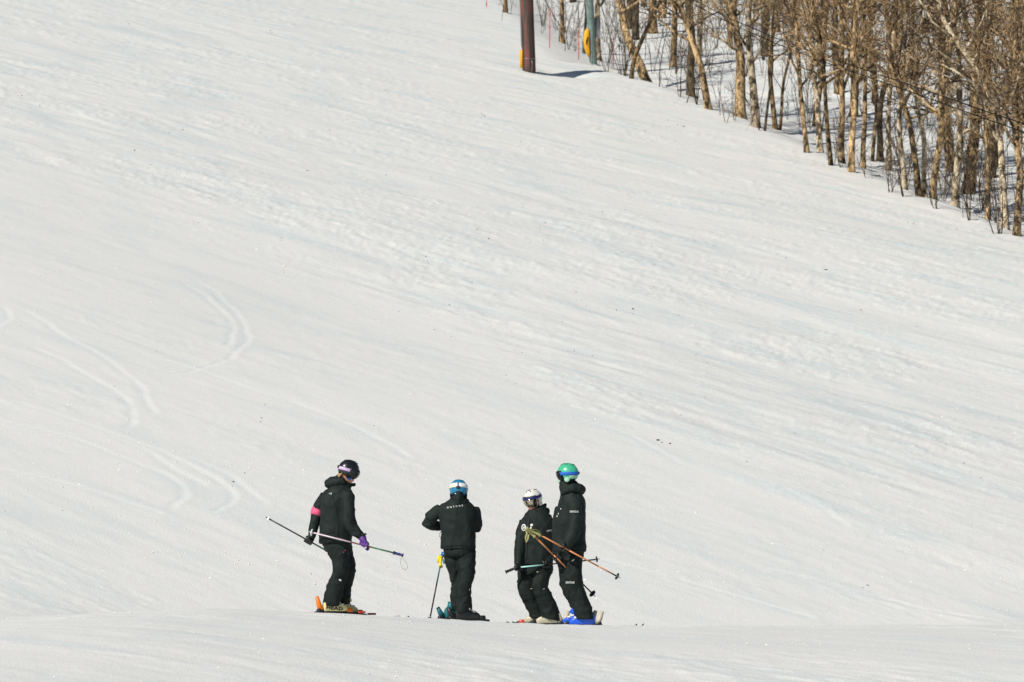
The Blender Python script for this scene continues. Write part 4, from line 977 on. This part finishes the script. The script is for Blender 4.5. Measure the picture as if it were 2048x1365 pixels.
# ---- small skier with white helmet
s = Skier(990, 910, 3.793, 53.35, 'person in black ski suit with white helmet and mirrored goggles, knees bent, facing left')
s.torso([(262, 372, 415, 0, .09), (232, 408, 440, 0, .125), (208, 440, 485, 0, .155), (196, 455, 540, 0, .165), (188, 455, 610, 0, .165), (182, 450, 690, 0, .17), (176, 442, 760, 0, .175), (172, 438, 805, 0, .18), (172, 436, 832, 0, .18)])
s.jacket.tube([s.p(320, 460, .02), s.p(325, 415, .03), s.p(330, 385, .05)], [68*s.u, 66*s.u, 54*s.u], 16)
s.jacket.tube([s.p(355, 400, .05), s.p(378, 388, .05), s.p(386, 372, .06)], [24*s.u, 18*s.u, 6*s.u], 10)
s.hood.tube([s.p(345, 430, .08), s.p(380, 425, .09), s.p(408, 425, .06)], [40*s.u, 34*s.u, 20*s.u], 12)
s.hood.tube([s.p(265, 432, -.06), s.p(300, 445, -.09), s.p(345, 440, -.06), s.p(385, 430, .0)], [22*s.u, 26*s.u, 26*s.u, 22*s.u], 12)
s.arm([(222, 500, -.03, 36), (205, 560, -.06, 40), (195, 640, -.09, 40), (185, 720, -.12, 38), (178, 790, -.16, 32), (175, 832, -.19, 27)])
s.arm([(425, 495, .0, 42), (432, 560, .02, 44), (438, 640, .03, 44), (430, 720, .0, 40), (412, 780, -.07, 33), (395, 818, -.12, 27)])
s.hips([(178, 438, 800, .0, .15), (178, 440, 850, .0, .155), (180, 432, 900, .0, .15)])
s.leg([(176, 300, 860, -.02, .10), (172, 295, 940, -.05, .11), (168, 292, 1010, -.07, .11), (185, 300, 1065, -.06, .105), (218, 330, 1120, -.03, .105), (244, 352, 1170, -.01, .11), (262, 366, 1205, .0, .11), (270, 370, 1238, .0, .11, 22, 1, -.12)])
s.leg([(280, 436, 860, .0, .11), (278, 412, 930, -.04, .12), (270, 400, 1000, -.06, .12), (288, 425, 1050, -.05, .115), (312, 452, 1110, -.04, .11), (338, 474, 1160, -.04, .115), (355, 488, 1205, -.04, .12), (366, 494, 1246, -.04, .12, 22, 1, -.22)])
fr = s.frame(s.p(287, 334, 0), (-.50, -.84, -.24), .10)
hc = s.head(fr, s.p(318, 450, .03))
root, j, p, bvh = finish(s, 3)
helmet(root, fr, (.13, .114, .127), 'white_shell', 'navy', 'white_shell', 'lens_gold', brow=24, lens_el=(-47, 8), strap_el=(4, 20), front_band='navy', pad='white_shell')
c, F, S, U = fr
pobj('lens_stripe', patch(fr, (.13*1.115, .114*1.09, .128), -12, -7, -34, 6, .02, 6, 4), M['lens_dark'], root)
pobj('lens_edge', patch(fr, (.13*1.115, .114*1.09, .128), 36, 56, -38, 6, .02, 8, 4), M['lens_dark'], root)
m = MB(); m.tube([hc+F*.090+S*.022-U*.075, hc+F*.101-U*.074, hc+F*.090-S*.022-U*.075], [.004, .008, .004], 8); m.build('mouth', M['lip'], root)
ring = [(218+17*math.cos(a), 552-26*math.sin(a)) for a in np.linspace(0, 2*math.pi, 18, endpoint=False)]
ri = [(218+11*math.cos(a), 552-18*math.sin(a)) for a in np.linspace(0, 2*math.pi, 18, endpoint=False)]
V = [on_cloth(s, bvh, *q) for q in ring+ri]; mesh_obj('round_badge', V, [(i, (i+1) % 18, 18+(i+1) % 18, 18+i) for i in range(18)], M['white_print'], j, False)
decal_poly(j, s, bvh, [(212, 560), (216, 545), (226, 545), (222, 562)], 'white_print')
decal_poly(j, s, bvh, [(268, 525), (287, 524), (286, 539), (268, 540)], 'white_print')
decal_poly(j, s, bvh, [(268, 545), (278, 544), (275, 562), (266, 560)], 'white_print')
decal_text(j, s, bvh, 'ONYONE', 420, 575, 13, .16, 'white_print', 1.0, sx=.75)
seam(j, s, bvh, [(268, 470), (255, 560), (245, 680), (240, 820)], .004, 'knit')
for q in ((322, 888), (275, 1016), (370, 1018), (380, 818)): decal_poly(p if q[1] > 850 else j, s, bvh, [(q[0]-9, q[1]+2), (q[0], q[1]-4), (q[0]+9, q[1]-2), (q[0], q[1]+4)], 'beige', 'zip_pull')
g0 = s.p(160, 857, -.27); g1_ = s.p(80, 890, -.29); tp = s.p(796, 789, .22)
pole('mint and black ski pole held level by the white helmeted skier', [g0, s.p(195, 853, -.25), s.p(366, 836, -.16), s.p(760, 795, .21)], g0, g1_, tp, ['blackski', 'mint', 'blackski'], 'black', 'blackski', basket_r=.04)
hd_ = s.p(182, 855, -.255); glove(root, hd_, tp-g0, hd_-s.p(175, 825, -.19)+Vector((0, -.05, 0)), 'blackboot', s.p(176, 828, -.195), sc=1.15)
h2 = s.p(392, 834, -.15); glove(root, h2, tp-g0, h2-s.p(398, 812, -.11)+Vector((0, -.05, 0)), 'blackboot', s.p(396, 814, -.12), sc=1.2)
F3 = (-.90, -.32)
for sole, lab, Fh, tip in ((s.p(320, 1276, .06), 'far', (-.95, .10), 'redski'), (s.p(408, 1281, -.06), 'near', (-.96, -.12), None)):
    boot(root, sole, Fh, 'beige', 'beige', .32, lean=.5, buckle='black')
    ski(f'ski with magenta tip under the white helmeted skier, {lab} foot', sole, Fh, 'blackski', 'beige', 'redski' if lab == 'far' else 'black', .12, tip='magenta', tailup=.02)

# ---- tall skier with green helmet
s = Skier(990, 910, 3.793, 52.55, 'tall person in black ski suit and green helmet with blue strap, looking left')
s.torso([(515, 620, 262, 0, .09), (498, 660, 300, 0, .14), (490, 682, 345, 0, .175), (470, 689, 410, 0, .185), (452, 691, 490, 0, .185), (443, 691, 570, 0, .185), (440, 690, 650, 0, .185), (438, 692, 710, 0, .19), (438, 692, 742, 0, .19, 22, 1, .05)])
s.jacket.tube([s.p(560, 300, 0), s.p(548, 255, .0), s.p(545, 222, .0)], [66*s.u, 58*s.u, 48*s.u], 16)
s.jacket.tube([s.p(525, 290, 0), s.p(512, 265, 0), s.p(506, 235, 0)], [26*s.u, 22*s.u, 14*s.u], 10)
s.hood.tube([s.p(540, 262, -.10), s.p(590, 250, -.12), s.p(630, 255, -.09), s.p(655, 270, .0)], [24*s.u, 32*s.u, 38*s.u, 38*s.u], 14)
s.hood.tube([s.p(540, 262, .10), s.p(600, 250, .11), s.p(640, 255, .06), s.p(655, 270, .0)], [26*s.u, 34*s.u, 38*s.u, 38*s.u], 14)
s.hood.tube([s.p(575, 230, 0), s.p(605, 225, .0), s.p(625, 240, .0)], [36*s.u, 30*s.u, 22*s.u], 12)
s.hood.tube([s.p(505, 300, -.08), s.p(520, 285, -.11), s.p(560, 265, -.12)], [16*s.u, 20*s.u, 22*s.u], 10)
s.arm([(602, 340, -.10, 46), (606, 400, -.17, 52), (608, 480, -.20, 52), (604, 560, -.22, 50), (582, 625, -.25, 44), (555, 675, -.28, 36), (540, 705, -.30, 30)])
s.arm([(500, 400, .14, 40), (478, 500, .17, 42), (468, 590, .14, 40), (470, 660, .07, 34), (480, 705, .0, 28)])
s.hips([(452, 672, 715, .0, .16), (458, 668, 770, .0, .16), (468, 664, 820, .0, .15)])
s.leg([(520, 666, 770, -.06, .11), (522, 662, 850, -.06, .12), (520, 658, 930, -.08, .12), (530, 664, 985, -.08, .115), (555, 690, 1045, -.06, .115), (580, 715, 1110, -.05, .115), (598, 735, 1170, -.05, .12), (610, 752, 1225, -.05, .12), (612, 756, 1248, -.05, .12)])
s.leg([(462, 600, 770, .08, .11), (476, 600, 850, .08, .115), (487, 600, 930, .06, .115), (494, 610, 990, .06, .11), (520, 630, 1050, .07, .11), (556, 660, 1110, .09, .11), (585, 690, 1170, .10, .115), (602, 705, 1220, .10, .115), (606, 706, 1240, .10, .115)])
fr = s.frame(s.p(552, 140, 0), (-.93, .26, -.03))
hc = s.head(fr, s.p(552, 290, .0))
# face warmer
s.jacket.tube([hc+Vector((-.045, 0, -.055)), hc+Vector((-.03, 0, -.11)), hc+Vector((.0, 0, -.18))], [.058, .066, .075], 14)
root, j, p, bvh = finish(s, 4)
helmet(root, fr, (.135, .113, .127), 'green_shell', 'bluestrap', 'black', 'lens_dark', strap_el=(-12, 7), pad='palegreen')
c, F, S, U = fr
pobj('balaclava', patch((hc, F, S, U), (.106, .088, .134), 0, 360, -80, lambda a: -30 if abs((a+180) % 360-180) < 45 else 4, .05, 40, 8, True), M['knit'], root)
m = MB(); m.ball(hc+F*.085-U*.065, (.04, .045, .03), 12, 8, (F, S, U)); m.build('face_mask', M['palegreen'], root)
pobj('rear_pad', patch(fr, (.1365, .1145, .1285), 112, 160, -34, -14, .03, 14, 4), M['palegreen'], root)
decal_text(j, s, bvh, 'ONYONE', 600, 432, 16, -.02, 'white_print', 1.02, sx=.72)
decal_text(p, s, bvh, 'ONYONE', 569, 970, 16, .02, 'white_print', 1.02, sx=.72)
decal_poly(p, s, bvh, [(578, 808), (588, 796), (606, 790), (602, 800), (588, 808)], 'beige', 'zip_pull')
for q in ((499, 410, 5), (480, 447, 5), (470, 466, 6)): decal_poly(j, s, bvh, [(q[0]-q[2]*.5, q[1]+q[2]), (q[0]-q[2]*.3, q[1]-q[2]), (q[0]+q[2]*.6, q[1]-q[2]), (q[0]+q[2]*.4, q[1]+q[2])], 'white_print')
seam(j, s, bvh, [(445, 728), (520, 735), (600, 730), (686, 720)], .004, 'knit', 'hem_seam')
seam(p, s, bvh, [(640, 780), (630, 900), (640, 980), (680, 1100), (715, 1220)], .003, 'knit', 'seam')
# two copper poles with olive grips
a0 = s.p(345, 610, -.42); a1 = s.p(238, 556, -.46); at = s.p(953, 937, -.10)
pole('copper ski pole with olive grip held in the hand of the green helmeted skier', [a0, a0.lerp(at, .36), a0.lerp(at, .72), a0.lerp(at, .885), a0.lerp(at, .94)], a0, a1, at, ['copper', 'copper', 'copper', 'blackski'], 'olive', 'blackski', 'olive', [a1, s.p(262, 565, -.47), s.p(310, 568, -.46), s.p(345, 590, -.45), s.p(330, 605, -.44)], .045)
h1 = a0.lerp(at, .315); glove(root, h1, at-a0, h1-s.p(545, 700, -.30)+Vector((0, -.06, -.02)), 'blackboot', s.p(541, 702, -.30), sc=1.3)
b0 = s.p(305, 622, -.40); b1 = s.p(232, 562, -.43); bt = s.p(764, 1078, .10)
pole('copper ski pole with olive strap crossing behind the green helmeted skier', [b0, b0.lerp(bt, .3), b0.lerp(bt, .6), b0.lerp(bt, .93)], b0, b1, bt, ['copper', 'copper', 'blackski'], 'olive', 'blackski', 'olive', [b1, s.p(243, 595, -.44), s.p(232, 630, -.44), s.p(238, 665, -.44), s.p(250, 640, -.44), s.p(255, 605, -.44)], .048)
h2 = b0.lerp(bt, .37); glove(root, h2, bt-b0, Vector((-.2, -.4, -.2)), 'blackboot', s.p(478, 702, .0), sc=1.2)
for sole, lab, Fh in ((s.p(612, 1286, .10), 'far', (-.96, .14)), (s.p(660, 1291, -.05), 'near', (-.97, .06))):
    boot(root, sole, Fh, 'blue_boot', 'blue_boot', .32, lean=.5, buckle='white_print')
    ski(f'black ski under the blue booted {lab} foot of the green helmeted skier', sole, Fh, 'blackski', 'beige', 'black', .13, tailup=.05)
